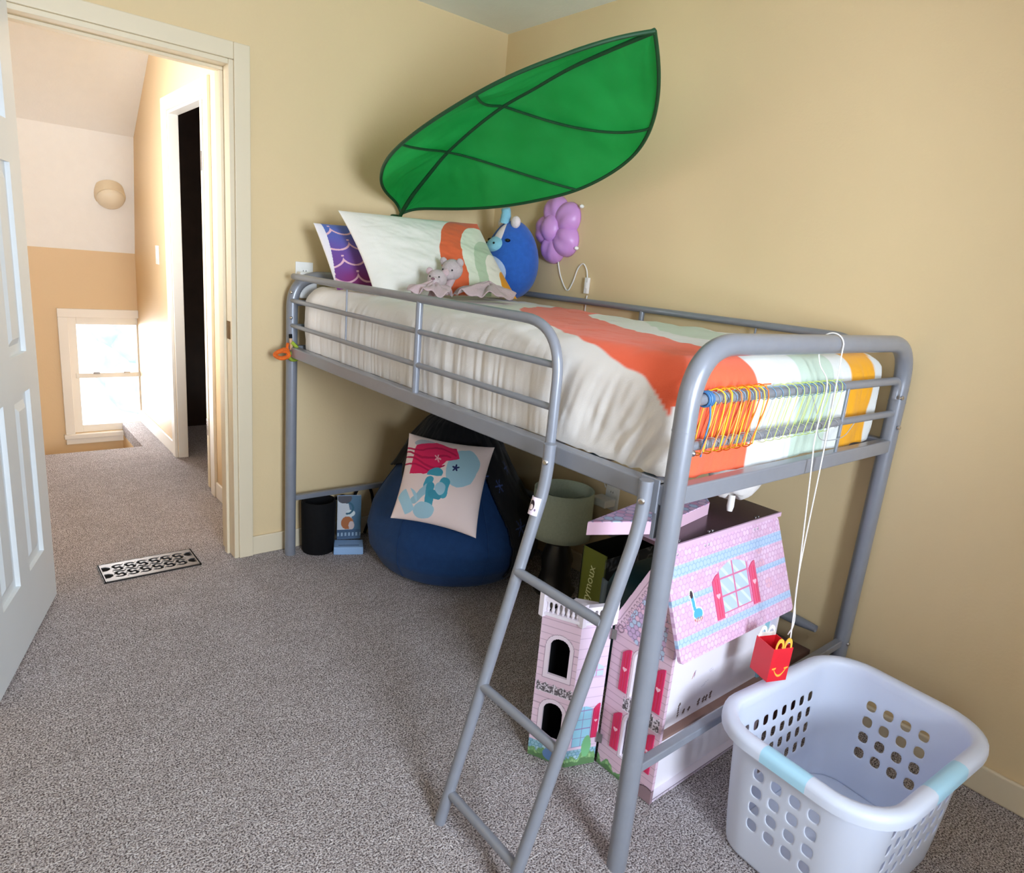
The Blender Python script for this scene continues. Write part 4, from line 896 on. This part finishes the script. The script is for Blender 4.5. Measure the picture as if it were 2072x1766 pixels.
# body behind the facade: open side with two floors
XR = -.300
def inner_col(s, t):
    cs = np.ones(s.shape+(3,))*C(244, 240, 248); r = np.random.default_rng(12)
    for k, x in enumerate((.03, .088, .112, .135, .178, .20, .213, .232)):
        h = (.008, .040, .014, .012, .020, .018, .018, .022)[k]; z = .196; w2 = .004 if k != 1 else .0025
        put(cs, (np.abs(s-x) < w2*(1+.6*np.sin(t*900))) & (t > z+.004) & (t < z+h), C(92, 66, 60))
        put(cs, (np.hypot((s-x-.003), t-z-h) < .004), C(92, 66, 60))
        for dx in (-.003, .003): put(cs, (np.abs(s-x-dx) < .0008) & (t > z) & (t < z+.008), C(92, 66, 60))
    put(cs, seg_dist(s, t, (.128, .298), (.136, .316)) < .0014, C(180, 90, 100)); put(cs, seg_dist(s, t, (.136, .300), (.138, .318)) < .0016, C(150, 130, 160))
    for a, b, z in ((.19, .21, .262), (.18, .196, .255), (.21, .225, .290), (.205, .22, .296)): put(cs, (s > a) & (s < b) & (np.abs(t-z-(s-a)*.2) < .0007), C(200, 196, 214))
    return cs
panel('room_wall', (-.792, -1.826, .012), (1, 0, 0), (0, 0, 1), XR+.792, .50, M['paint_hard'], dh, th=.006, res=.0017, col=inner_col)
MB().box((-.790, -1.846, .186), (XR, -1.826, .194)).build('upper_floor', mat('wood_ledge', C(150, 118, 108), .5, noise=.1, nscale=20), dh, smooth=False)
MB().box((-.790, -1.846, .003), (XR, -1.665, .012)).build('lower_floor', M['white_board'], dh, smooth=False)
def brick(s, t): cs = np.ones(s.shape+(3,))*C(224, 210, 226); put(cs, (s % .024) < .0012, C(150, 132, 150)); put(cs, t > .0075, C(120, 104, 120)); return cs
panel('tile_strip', (-.792, -1.8465, .003), (1, 0, 0), (0, 0, 1), XR+.792, .009, M['paint_hard'], dh, th=.0008, res=.0012, col=brick)
MB().box((XR, -1.846, .003), (XR+.010, -1.665, .50)).build('end_wall', M['white_board'], dh, smooth=False)
MB().box((-.790, -1.671, .003), (XR, -1.665, .46)).build('rear_wall', M['white_board'], dh, smooth=False)
MB().prism([(-.792, -1.668, .455), (XR, -1.668, .455), (XR, -1.788, .684), (-.792, -1.788, .684)], (0, .004, .002)).build('rear_roof', M['white_board'], dh, smooth=False)
MB().box((-.325, -1.833, .194), (-.312, -1.826, .43)).build('room_divider', mat('aqua_strip', C(150, 205, 220), .4), dh, smooth=False)
# roof slope facing the foot of the bed
RO, RT = V(-.816, -1.882, .433), unit(V(0, .097, .250)); RW, RH = .522, .267; RN = np.cross(V(1, 0, 0), RT)
def roof_col(s, t):
    cs = np.ones(s.shape+(3,))*C(226, 178, 214); hexpaint(cs, s, t, np.ones(s.shape, bool), .0088, [C(230, 196, 226), C(226, 190, 220), C(234, 204, 230), C(226, 186, 216)], C(208, 164, 202))
    bl = (np.abs(t-.212) < .0135) | (np.abs(t-.142) < .0075) | (np.abs(t-.047) < .010); i, e = hexa(s, t, .0088)
    put(cs, bl & ~e, C(184, 206, 238)); put(cs, bl & e, C(150, 182, 222))
    for cx, cz in ((.06, .085), (.12, .175), (.22, .195), (.30, .205), (.40, .20), (.42, .10), (.40, .155), (.13, .075)): put(cs, (np.hypot(s-cx, t-cz) < .016) & ~e & ~bl, C(230, 184, 206))
    for x in (.035, .050, .165, .180, .395, .410): put(cs, np.hypot(s-x, t-.252) < .0035, C(150, 140, 160)); put(cs, np.hypot(s-x+.001, t-.253) < .0016, C(250, 250, 250))
    # painted window between the shutters
    wx0, wx1, wz0, wz1 = .196, .332, .070, .176; m = (s > wx0) & (s < wx1) & (t > wz0) & (t < wz1+.018*np.sin(np.clip((s-wx0)/(wx1-wx0), 0, 1)*PI)); put(cs, m, C(214, 120, 160))
    gl = m & (np.abs(((s-wx0)/(wx1-wx0)*2) % 1-.5) < .45) & (np.abs((t-wz0) % .044-.022) < .0195) & (s > wx0+.006) & (s < wx1-.006); put(cs, gl, C(186, 208, 240)); put(cs, gl & (np.sin((s+t)*130) > .7), C(214, 230, 250))
    # pale sticker outline with a blue shape
    f = lambda k: ((np.hypot((s-.078)/(.006+k), (t-.148)/(.010+k)) < 1), seg_dist(s, t, (.080, .140), (.083, .112)) < .0055+k, np.hypot((s-.094)/(.018+k), (t-.098)/(.013+k)) < 1)
    for mm in f(.003): put(cs, mm, C(246, 246, 240))
    a, b, c = f(0); put(cs, c, C(84, 176, 222)); put(cs, b, C(84, 176, 222)); put(cs, a, C(66, 52, 62)); put(cs, (np.hypot((s-.094)/.018, (t-.085)/.006) < 1) & (np.sin(s*900) > 0), C(196, 120, 96))
    return cs
rf = panel('roof_panel', RO, (1, 0, 0), RT, RW, RH, M['paint_hard'], dh, th=.010, res=.0016, col=roof_col, keep=lambda s, t: ~((np.minimum(s, RW-s) < .012) & (np.minimum(t, RH-t) < .012) & (np.hypot(np.minimum(s, RW-s)-.012, np.minimum(t, RH-t)-.012) > .012)))
for s0 in (.166, .334): shutter(rf, RO+V(s0, 0, 0)+RT*.062+RN*.0003, (1, 0, 0), RT, .030, .112)
for o_ in rf.children:
    o_.data.materials[0] = M['shutter_pale']
MB().box((-.806, -1.786, .684), (-.288, -1.602, .694)).build('top_board', M['brown_board'], dh, smooth=False, bevel=.001)
MB().box((-.806, -1.791, .683), (-.288, -1.786, .695)).build('board_edge', mat('pink_edge', C(226, 190, 216), .4), dh, smooth=False)
sc_ = MB()
for x in (-.76, -.745, -.62, -.605, -.40, -.385): sc_.lathe([(.004, 0), (.004, .0012), (.002, .002), (0, .002)], (x, -1.775, .694), 10)
sc_.build('screws', M['steel'], dh)
# overhanging honeycomb roof piece
PR = [(-.932, -1.640), (-.742, -1.733), (-.513, -1.697), (-.439, -1.624), (-.580, -1.584)]
def slab():
    z1 = .7285; top = [V(x, y, z1) for x, y in PR]; o_ = top[0]; S = unit(top[1]-top[0]); T = np.cross(V(0, 0, 1), S)
    def kp(s, t): return poly_in(s, t, [((p-o_)@S, (p-o_)@T) for p in top])
    t0 = min((p-o_)@T for p in top); t1 = max((p-o_)@T for p in top); w_ = max((p-o_)@S for p in top)
    def cl(s, t): cs = np.ones(s.shape+(3,)); hexpaint(cs, s, t, np.ones(s.shape, bool), .0145, [C(232, 196, 222), C(228, 186, 216), C(198, 212, 234), C(234, 200, 222), C(222, 168, 198)], C(176, 156, 190)); return cs
    a = panel('roof_overhang', o_+T*0.0, S, T, w_, t1, M['paint_hard'], dh, th=.002, res=.0016, col=cl, keep=kp)
    MB().prism([p-V(0, 0, .034) for p in top], (0, 0, .0318)).build('overhang_body', mat('pale_pink_board', C(226, 188, 208), .45), a, smooth=False)
slab()
MB().tube([(-.58, -1.63, .694), (-.58, -1.63, .696)], .02).build('peg', M['white_board'], dh)
# fold-out tower with arched openings, railing crown and lattice window
A_, B_, C_ = V(-.940, -1.530, .003), V(-.892, -1.629, .003), V(-.808, -1.659, .003); TH_ = .432
w1 = np.linalg.norm(B_-A_); w2_ = np.linalg.norm(C_-B_)
th1 = [(.030, .086, .262, .372), (.030, .086, .070, .180)]
def tw_col(s, t):
    cs = siding(s, t, C(228, 200, 216), C(180, 150, 170))
    for h in th1: put(cs, arch_in(s, t, h[0]-.012, h[1]+.012, h[2]-.012, h[3]+.012), C(236, 220, 232)); put(cs, arch_in(s, t, h[0]-.0125, h[1]+.0125, h[2]-.0125, h[3]+.0125) & ~arch_in(s, t, h[0]-.011, h[1]+.011, h[2]-.011, h[3]+.011), C(150, 120, 142))
    grille(cs, s, t, .004, .106, .206, .232); meadow(cs, s, t, 8); put(cs, np.hypot((s-.065)/.022, (t-.022)/.018) < 1, C(96, 130, 180)); return cs
def tw_keep(s, t):
    k = np.ones(s.shape, bool)
    for h in th1: k &= ~arch_in(s, t, *h)
    return k
tw = panel('tower_front', A_, B_-A_, (0, 0, 1), w1, TH_, M['paint_hard'], dh, th=.008, res=.0016, col=tw_col, keep=tw_keep)
def ts_col(s, t):
    cs = siding(s, t, C(230, 206, 226), C(196, 170, 196), .03); x0, x1 = .016, w2_-.008
    m = (s > x0) & (s < x1) & (t > .272) & (t < .300+.014*np.sin((s-x0)/(x1-x0)*PI)); put(cs, m, C(206, 150, 190)); put(cs, m & (np.abs((s-x0) % ((x1-x0)/3)-(x1-x0)/6) < .0095) & (t > .275) & (np.abs(t-.292) > .001), C(196, 214, 240))
    m = (s > .012) & (s < .064) & (t > .06) & (t < .175+.010*np.sin((s-.012)/.052*PI)); put(cs, m, C(150, 130, 180)); put(cs, m & (np.abs((s-.012) % .026-.013) < .0118) & (np.abs((t-.06) % .028-.014) < .0125), C(150, 206, 228))
    meadow(cs, s, t, 9); put(cs, np.hypot((s-.058)/.014, (t-.058)/.034) < 1, C(120, 186, 130)); return cs
ts = panel('tower_side', B_, C_-B_, (0, 0, 1), w2_, TH_, M['paint_hard'], dh, th=.008, res=.0016, col=ts_col)
sS = unit(C_-B_); shutter(ts, B_+sS*.066+np.cross(sS, V(0, 0, 1))*.0004+V(0, 0, .085), sS, (0, 0, 1), .018, .105)
bk1, bk2 = A_+V(.135, .02, 0), C_+V(.045, .095, 0)
MB().prism([A_+V(.006, 0, 0), bk1, bk1+V(0, 0, TH_), A_+V(.006, 0, TH_)], unit(V(.02, -.135, 0))*.006).build('tower_back', M['black'], dh, smooth=False)  # inner boards black in place of the shade inside the tower
for p_, q_ in ((bk1, bk2), (bk2, C_+V(-.002, .006, 0))): MB().prism([p_, q_, q_+V(0, 0, TH_-.006), p_+V(0, 0, TH_-.006)], unit(np.cross(q_-p_, V(0, 0, 1)))*-.004).build('tower_back', M['black'], dh, smooth=False)
MB().prism([A_+V(.005, -.004, .0), B_+V(.006, .004, 0), C_+V(-.004, .006, 0), bk2, bk1], (0, 0, .006)).build('tower_floor', M['black'], dh, smooth=False)  # black again for the inner shade
MB().prism([A_+V(.004, -.004, TH_-.006), B_+V(.005, .004, TH_-.006), C_+V(-.004, .006, TH_-.006), bk2+V(0, 0, TH_-.006), bk1+V(0, 0, TH_-.006)], (0, 0, .005)).build('tower_deck', M['white_board'], dh, smooth=False)
cr = MB(); NV = V(0, 0, 1)
for P, Q in ((A_, B_), (B_, C_)):
    S = unit(Q-P); N = np.cross(S, NV); L = np.linalg.norm(Q-P)
    for z0, z1, d in ((TH_, TH_+.008, .006), (TH_+.040, TH_+.050, .006)): cr.prism([P-S*.003+NV*z0+N*d, Q+S*.003+NV*z0+N*d, Q+S*.003+NV*z0-N*.010, P-S*.003+NV*z0-N*.010], NV*(z1-z0))
    k = int(L/.013)
    for i in range(k+1): cr.lathe([(.0032, 0), (.0052, .008), (.003, .016), (.0030, .022), (.005, .028), (.003, .033)], P+S*(L*i/k)+NV*(TH_+.008)-N*.002, 10)
for P in (A_, B_, C_): cr.box((-.008, -.008, TH_-.002), (.008, .008, TH_+.062), o=P-V(0, 0, .003), R=np.eye(3))
cr.build('tower_railing', M['white_board'], dh, smooth=False)
hinge(C_+V(-.003, -.001, .40), (.3, -1, 0), dh); hinge(C_+V(-.003, -.001, .085), (.3, -1, 0), dh)

bx_ = MB().box((-.285, -1.86, .0005), (-.075, -1.63, .205)).build('storage_box', mat('dark_red_brown_wood', C(84, 52, 52), .5, noise=.3, nscale=18), None, smooth=False, bevel=.004)
tag(bx_, 'dark brown wooden box on the floor between dollhouse and right wall', 'box')
MB().box((-.289, -1.864, .205), (-.071, -1.626, .222)).build('lid', mat('brown_lid', C(96, 66, 62), .45, noise=.3, nscale=18), bx_, smooth=False, bevel=.003)

# ------------------------------------------------------------------ hanging red toy box and its string
tx = thing('toy_meal_box', (-.545, -1.955, .365), 'tiny red card box with yellow arch handles and smile, hanging on white string', 'toy box')
rx_, bx2, ux = unit(V(.93, -.37, 0)), unit(V(.37, .93, 0)), unit(V(.04, -.01, 1)); O0 = V(-.592, -1.985, .366); bw, bd, bh = .058, .066, .090
pt = lambda a, b, c: O0+rx_*(bw*a)+bx2*(bd*b)+ux*(bh*c)
mb = MB()
q0, q1 = [(0, 0, 0), (1, 0, 0), (1, 1, 0), (0, 1, 0)], [(0, 0, 1), (1, 0, 1), (1.0, 1, 1.0), (0, 1, 1.0)]
i1 = [(.03, .03, 1), (.97, .03, 1), (.97, .97, 1), (.03, .97, 1)]; i0 = [(.03, .03, .03), (.97, .03, .03), (.97, .97, .03), (.03, .97, .03)]
mb.add([pt(*p) for p in q0+q1+i1+i0], [(0, 1, 2, 3)]+[(k, (k+1) % 4, 4+(k+1) % 4, 4+k) for k in range(4)]+[(4+k, 4+(k+1) % 4, 8+(k+1) % 4, 8+k) for k in range(4)]+[(8+k, 8+(k+1) % 4, 12+(k+1) % 4, 12+k) for k in range(4)]+[(12, 13, 14, 15)])
body = mb.build('box_body', M['red_card'], tx, smooth=False)
def arches(b, m, nm):
    mb = MB()
    for c in (.29, .71):
        p = []
        for k in range(15):
            a = PI*k/14; p.append(pt(c-.20*math.cos(a), b, 1.0+.30*math.sin(a)**.8))
        for k in range(14):
            d = .07; e = [V(0, 0, 0)]*4; c0 = pt(c, b, 1.0)
            o1, o2 = p[k], p[k+1]; n1, n2 = c0+(o1-c0)*.62, c0+(o2-c0)*.62
            mb.prism([o1, o2, n2, n1], bx2*.0022)
    mb.build(nm, m, tx, smooth=False)
arches(.0, M['yellow_card'], 'arch_handle'); arches(.97, M['white_card'], 'arch_handle')
MB().prism([pt(.03, .965, .98), pt(.97, .965, .98), pt(.93, .965, 1.10), pt(.07, .965, 1.10)], bx2*.001).build('back_flap', M['white_card'], tx, smooth=False)
mb = MB(); arc = [pt(.22+.62*k/16, -.012, .40-.20*math.sin(PI*k/16)**.8) for k in range(17)]
for k in range(16):
    wd = .0030+.0028*math.sin(PI*(k+.5)/16); mb.prism([arc[k], arc[k+1], arc[k+1]-ux*wd, arc[k]-ux*wd], bx2*.0008)
for a in (arc[0], arc[-1]): mb.prism([a-rx_*.006+ux*.0005, a+rx_*.006+ux*.0025, a+rx_*.005-ux*.0015, a-rx_*.005-ux*.0035], bx2*.0008)
mb.build('smile', M['yellow_card'], body, smooth=False)
loop = [(-.468-.006*k/12, L_-.0262*math.cos(PI*k/12), 1.194+.0262*math.sin(PI*k/12)) for k in range(13)]
st = MB(); st.tube(spline([(-.513, -1.978, .470), (-.508, -1.9845, .51), (-.505, -1.970, .62), (-.478, -1.956, .92), (-.470, -1.950, 1.08), (-.468, -1.9465, 1.17)]+loop+[(-.473, -1.894, 1.172), (-.480, -1.907, 1.142), (-.488, -1.932, 1.115), (-.494, -1.9405, 1.088), (-.500, -1.9405, 1.05), (-.508, -1.943, .96), (-.515, -1.952, .90), (-.518, -1.986, .50), (-.530, -1.991, .462), (-.55, -1.986, .448)], 6), .0016, 6)
tag(st.build('string', M['cord_w'], None), 'thin white string looped over the foot rail, holding the red toy box', 'string')

# ------------------------------------------------------------------ cords wound round the foot rails
def zig(x0, x1, n, y, r, m, label, sl, seed, cat='cord', ex=1.1):
    rr = np.random.default_rng(seed); mb = MB(); z1, z0 = 1.088, .995; pts = []
    for i in range(n):
        x = x0+(x1-x0)*i/n+rr.uniform(-.004, .004); dx = (x1-x0)/n
        pts += [(x, y-.0160, z1-.002), (x-sl*dx, y-.0160, z0+.002), (x-sl*dx+dx*.15, y-.011, z0-.010), (x-sl*dx+dx*.25, y, z0-.0148), (x-sl*dx+dx*.4, y+.0128, z0-.006), (x+dx*.6, y+.0148, z1+.002), (x+dx*.75, y+.0108, z1+.0125), (x+dx*.85, y-.004, z1+.0168)]
    pts = [(p[0], y+(p[1]-y)*ex, (z1 if p[2] > 1.04 else z0)+(p[2]-(z1 if p[2] > 1.04 else z0))*ex) for p in pts]
    mb.tube(spline(pts, 3), r, 6); o = mb.build('woven_cord', m, None); return tag(o, label, cat, None)
zig(-.940, -.735, 7, L_, .0014, M['yellow'], 'yellow elastic wound between the foot rails beside the orange strands', .5, 1)
zig(-.925, -.720, 6, L_, .0013, M['orange'], 'orange elastic wound between the foot rails near the front post', 1.1, 2, ex=1.32)
zig(-.690, -.370, 10, L_, .0007, M['limec'], 'thin lime thread wound between the foot rails left of the spindle', .9, 3)
hx = MB(); kk = np.linspace(0, 1, 900); a = kk*2*PI*20
hx.tube(np.stack([-.965+.60*kk, L_+.0136*np.cos(a), 1.0885+.0136*np.sin(a)], 1), .0007, 5)
tag(hx.build('wrapped_cord', M['bluec'], None), 'blue thread spiralled along the upper foot rail', 'cord')
hx = MB(); a = kk*2*PI*15; hx.tube(np.stack([-.955+.60*kk, L_+.0115*np.cos(a), .995+.0115*np.sin(a)], 1), .0006, 5)
tag(hx.build('wrapped_cord', M['cord_g'], None), 'clear grey thread spiralled along the lower foot rail', 'cord')
hx = MB(); a = np.linspace(0, 2*PI*3, 160); hx.tube(np.stack([-.960+.022*np.linspace(0, 1, 160), L_+.0145*np.cos(a), 1.0885+.0145*np.sin(a)], 1), .0024, 6)
hx.tube(spline([(-.955, L_-.016, 1.08), (-.952, L_-.018, 1.05), (-.958, L_-.016, 1.0), (-.955, L_-.013, .975)], 6), .002, 6); tag(hx.build('wrapped_cord', mat('teal_cord', C(70, 120, 170), .5), None), 'thick blue cord coiled on the upper foot rail at the front post', 'cord')
tag(MB().tube(spline([(-.545, L_-.0135, 1.077), (-.515, L_-.016, 1.04), (-.49, L_-.016, .99), (-.46, L_-.016, .964), (-.40, L_-.017, .957), (-.335, L_-.016, .962), (-.285, L_-.013, .990)], 8), .0011, 6).build('loose_thread', M['cord_g'], None), 'loose grey thread drooping across the lower foot rail', 'thread')

# things hung on the rear front post
tag(MB().tube(spline([(-1.033, -.030, .93), (-1.034, -.024, .91), (-1.032, -.034, .90)], 5), .006, 8).tube(spline([(-1.03, -.03, .895), (-1.06, -.035, .900), (-1.085, -.03, .885), (-1.065, -.04, .872), (-1.03, -.034, .880), (-1.045, -.036, .905), (-1.075, -.03, .895)], 6), .0085, 8).build('scrunchie', mat('orange_scrunchie', C(226, 104, 24), .8, noise=.25, nscale=40, bump=.4, bscale=200), None), 'orange scrunchie tied on the rear bed post', 'scrunchie')
tag(MB().tube(spline([(-1.02, -.035, .935), (-1.0, -.038, .915), (-.985, -.034, .89), (-.995, -.037, .868), (-1.02, -.034, .865), (-1.03, -.034, .885), (-1.0, -.036, .90)], 6), .0075, 8).build('ribbon', mat('green_yellow_ribbon', C(150, 170, 50), .8, noise=.45, nscale=26, bump=.4, bscale=200), None), 'green and yellow ribbon knotted on the rear bed post', 'ribbon')
pg = tag(MB().tube([(-1.018, -.031, .905), (-1.022, -.031, .95)], .0065, 10).build('wooden_peg', mat('pale_wood', C(206, 170, 130), .6, noise=.1, nscale=30), None), 'small pale wooden peg with a black top on the rear bed post', 'peg')
MB().tube([(-1.022, -.031, .951), (-1.023, -.031, .966)], .0068, 10).build('peg_top', M['black'], pg)

# white pouch under the slats
pu = thing('fabric_pouch', (-.46, -1.72, .89), 'white fabric pouch with a strap, hanging under the slats at the foot end', 'pouch')
def pf(p): return V(p[0], p[1], max(p[2], -.92+.0*p[0]))
nu, nv = 24, 60; q, a = np.meshgrid(np.linspace(0, 1, nu), np.linspace(0, 2*PI, nv, endpoint=False), indexing='ij')
zz = .886-.130*(1-q**2.6)-.012*(1-q)*np.sin(3*a); P = np.stack([-.455+.135*q**.8*np.cos(a), -1.735+.075*q**.8*np.sin(a), zz+.004*fbm(a*2, q*4, 99)], -1)
MB().grid(P, closed_v=True).build('pouch', M['sheet'], pu, angle=180, solid=.003)
MB().tube([(-.496, -1.75, .765), (-.500, -1.752, .735), (-.502, -1.753, .722)], [.0085, .0095, .007], 12).build('strap', M['sheet'], pu)

# ------------------------------------------------------------------ laundry basket
def basket():
    c = V(-.520, -2.174, 0); rot = math.radians(-4.0); t = thing('laundry_basket', c, 'empty white plastic laundry basket with pierced sides on the carpet', 'basket')
    def ring(a, b, r, z):
        """list of perimeter points with the hole columns as breakpoints"""
        P = []; 
        def side(p, q, n):
            p, q = np.array(p), np.array(q); g = np.linspace(0, 1, n)
            return [p+(q-p)*x for x in g]
        ks = np.r_[0, np.sort(np.r_[[(k+.5)/8-.036 for k in range(8)], [(k+.5)/8+.036 for k in range(8)]]), 1]
        k4 = np.r_[0, np.sort(np.r_[[(k+.5)/4-.076 for k in range(4)], [(k+.5)/4+.076 for k in range(4)]]), 1]
        def arc(cx, cy, a0): return [V(cx+r*math.cos(a0+PI/2*k/8), cy+r*math.sin(a0+PI/2*k/8)) for k in range(1, 8)]
        L = lambda p, q, kk: [np.array(p)+(np.array(q)-np.array(p))*x for x in kk]
        P += L((-a+r, -b), (a-r, -b), ks); P += arc(a-r, -b+r, -PI/2)
        P += L((a, -b+r), (a, b-r), k4); P += arc(a-r, b-r, 0)
        P += L((a-r, b), (-a+r, b), ks); P += arc(-a+r, b-r, PI/2)
        P += L((-a, b-r), (-a, -b+r), k4); P += arc(-a+r, -b+r, PI)
        return np.array([[c[0]+p[0]*math.cos(rot)-p[1]*math.sin(rot), c[1]+p[0]*math.sin(rot)+p[1]*math.cos(rot), z] for p in P])
    n8, n4 = 18, 10; h8 = [i for i in range(17) if i % 2 == 1]; h4 = [i for i in range(9) if i % 2 == 1]
    o2 = n8+7; o3 = o2+n4+7; o4 = o3+n8+7; hol = {}
    hc = set(h8) | {o2+i for i in h4} | {o3+i for i in h8} | {o4+i for i in h4}
    dims = lambda k: (.228+.030*k**.8, .158+.026*k**.8, .075+.020*k)
    zs = [.006, .03, .075, .10, .13, .146, .176, .192, .222, .238, .268, .30, .332]; rows = []
    for z in zs: a, b, r = dims(z/.34); rows.append(ring(a, b, r, z))
    P = np.array(rows); keep = np.ones((P.shape[0]-1, P.shape[1]), bool)
    for i in (3, 5, 7, 9):
        for j in hc: keep[i, j] = False
    MB().grid(P, closed_v=True, keep=keep).build('basket_wall', M['basket'], t, angle=180, solid=.0035, sub=2)
    bw_ = bpy.data.objects['basket_wall']; ec = {}
    for p in bw_.data.polygons:
        for e in p.edge_keys: ec[e] = ec.get(e, 0)+1
    be = [e for e in bw_.data.edges if ec[tuple(sorted(e.vertices))] == 1]; cv_ = np.zeros(len(bw_.data.vertices), np.float32)
    for e in be: cv_[list(e.vertices)] = .45
    bw_.data.attributes.new('crease_vert', 'FLOAT', 'POINT').data.foreach_set('value', cv_)
    cr_ = bw_.data.attributes.new('crease_edge', 'FLOAT', 'EDGE')
    cr_.data.foreach_set('value', [.92 if ec[tuple(sorted(e.vertices))] == 1 else 0.0 for e in bw_.data.edges])
    fl = [ring(*(np.array(dims(0.02))*q), .006+.004*(1-q)) for q in (1, .97, .7, .4, .1)]
    MB().grid(np.array(fl), closed_v=True).build('basket_floor', M['basket'], t, angle=180, solid=.003)
    prof = [(-.003, .318), (-.003, .338), (.002, .345), (.012, .348), (.024, .347), (.032, .342), (.034, .332), (.033, .316), (.031, .316), (.030, .330), (.022, .338), (.010, .340), (.001, .335), (.0, .318)]
    a, b, r = dims(.97); rr_ = np.array([ring(a+d, b+d, r+d, z) for d, z in prof])
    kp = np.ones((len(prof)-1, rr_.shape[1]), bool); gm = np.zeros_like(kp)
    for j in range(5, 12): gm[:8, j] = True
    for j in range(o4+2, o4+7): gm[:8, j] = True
    MB().grid(rr_, closed_v=True, keep=~gm).build('basket_rim', M['basket'], t, angle=60)
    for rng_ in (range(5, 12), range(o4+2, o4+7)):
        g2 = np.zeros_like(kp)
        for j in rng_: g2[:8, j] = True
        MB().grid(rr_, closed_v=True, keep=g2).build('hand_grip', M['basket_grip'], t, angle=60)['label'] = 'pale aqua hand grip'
basket()
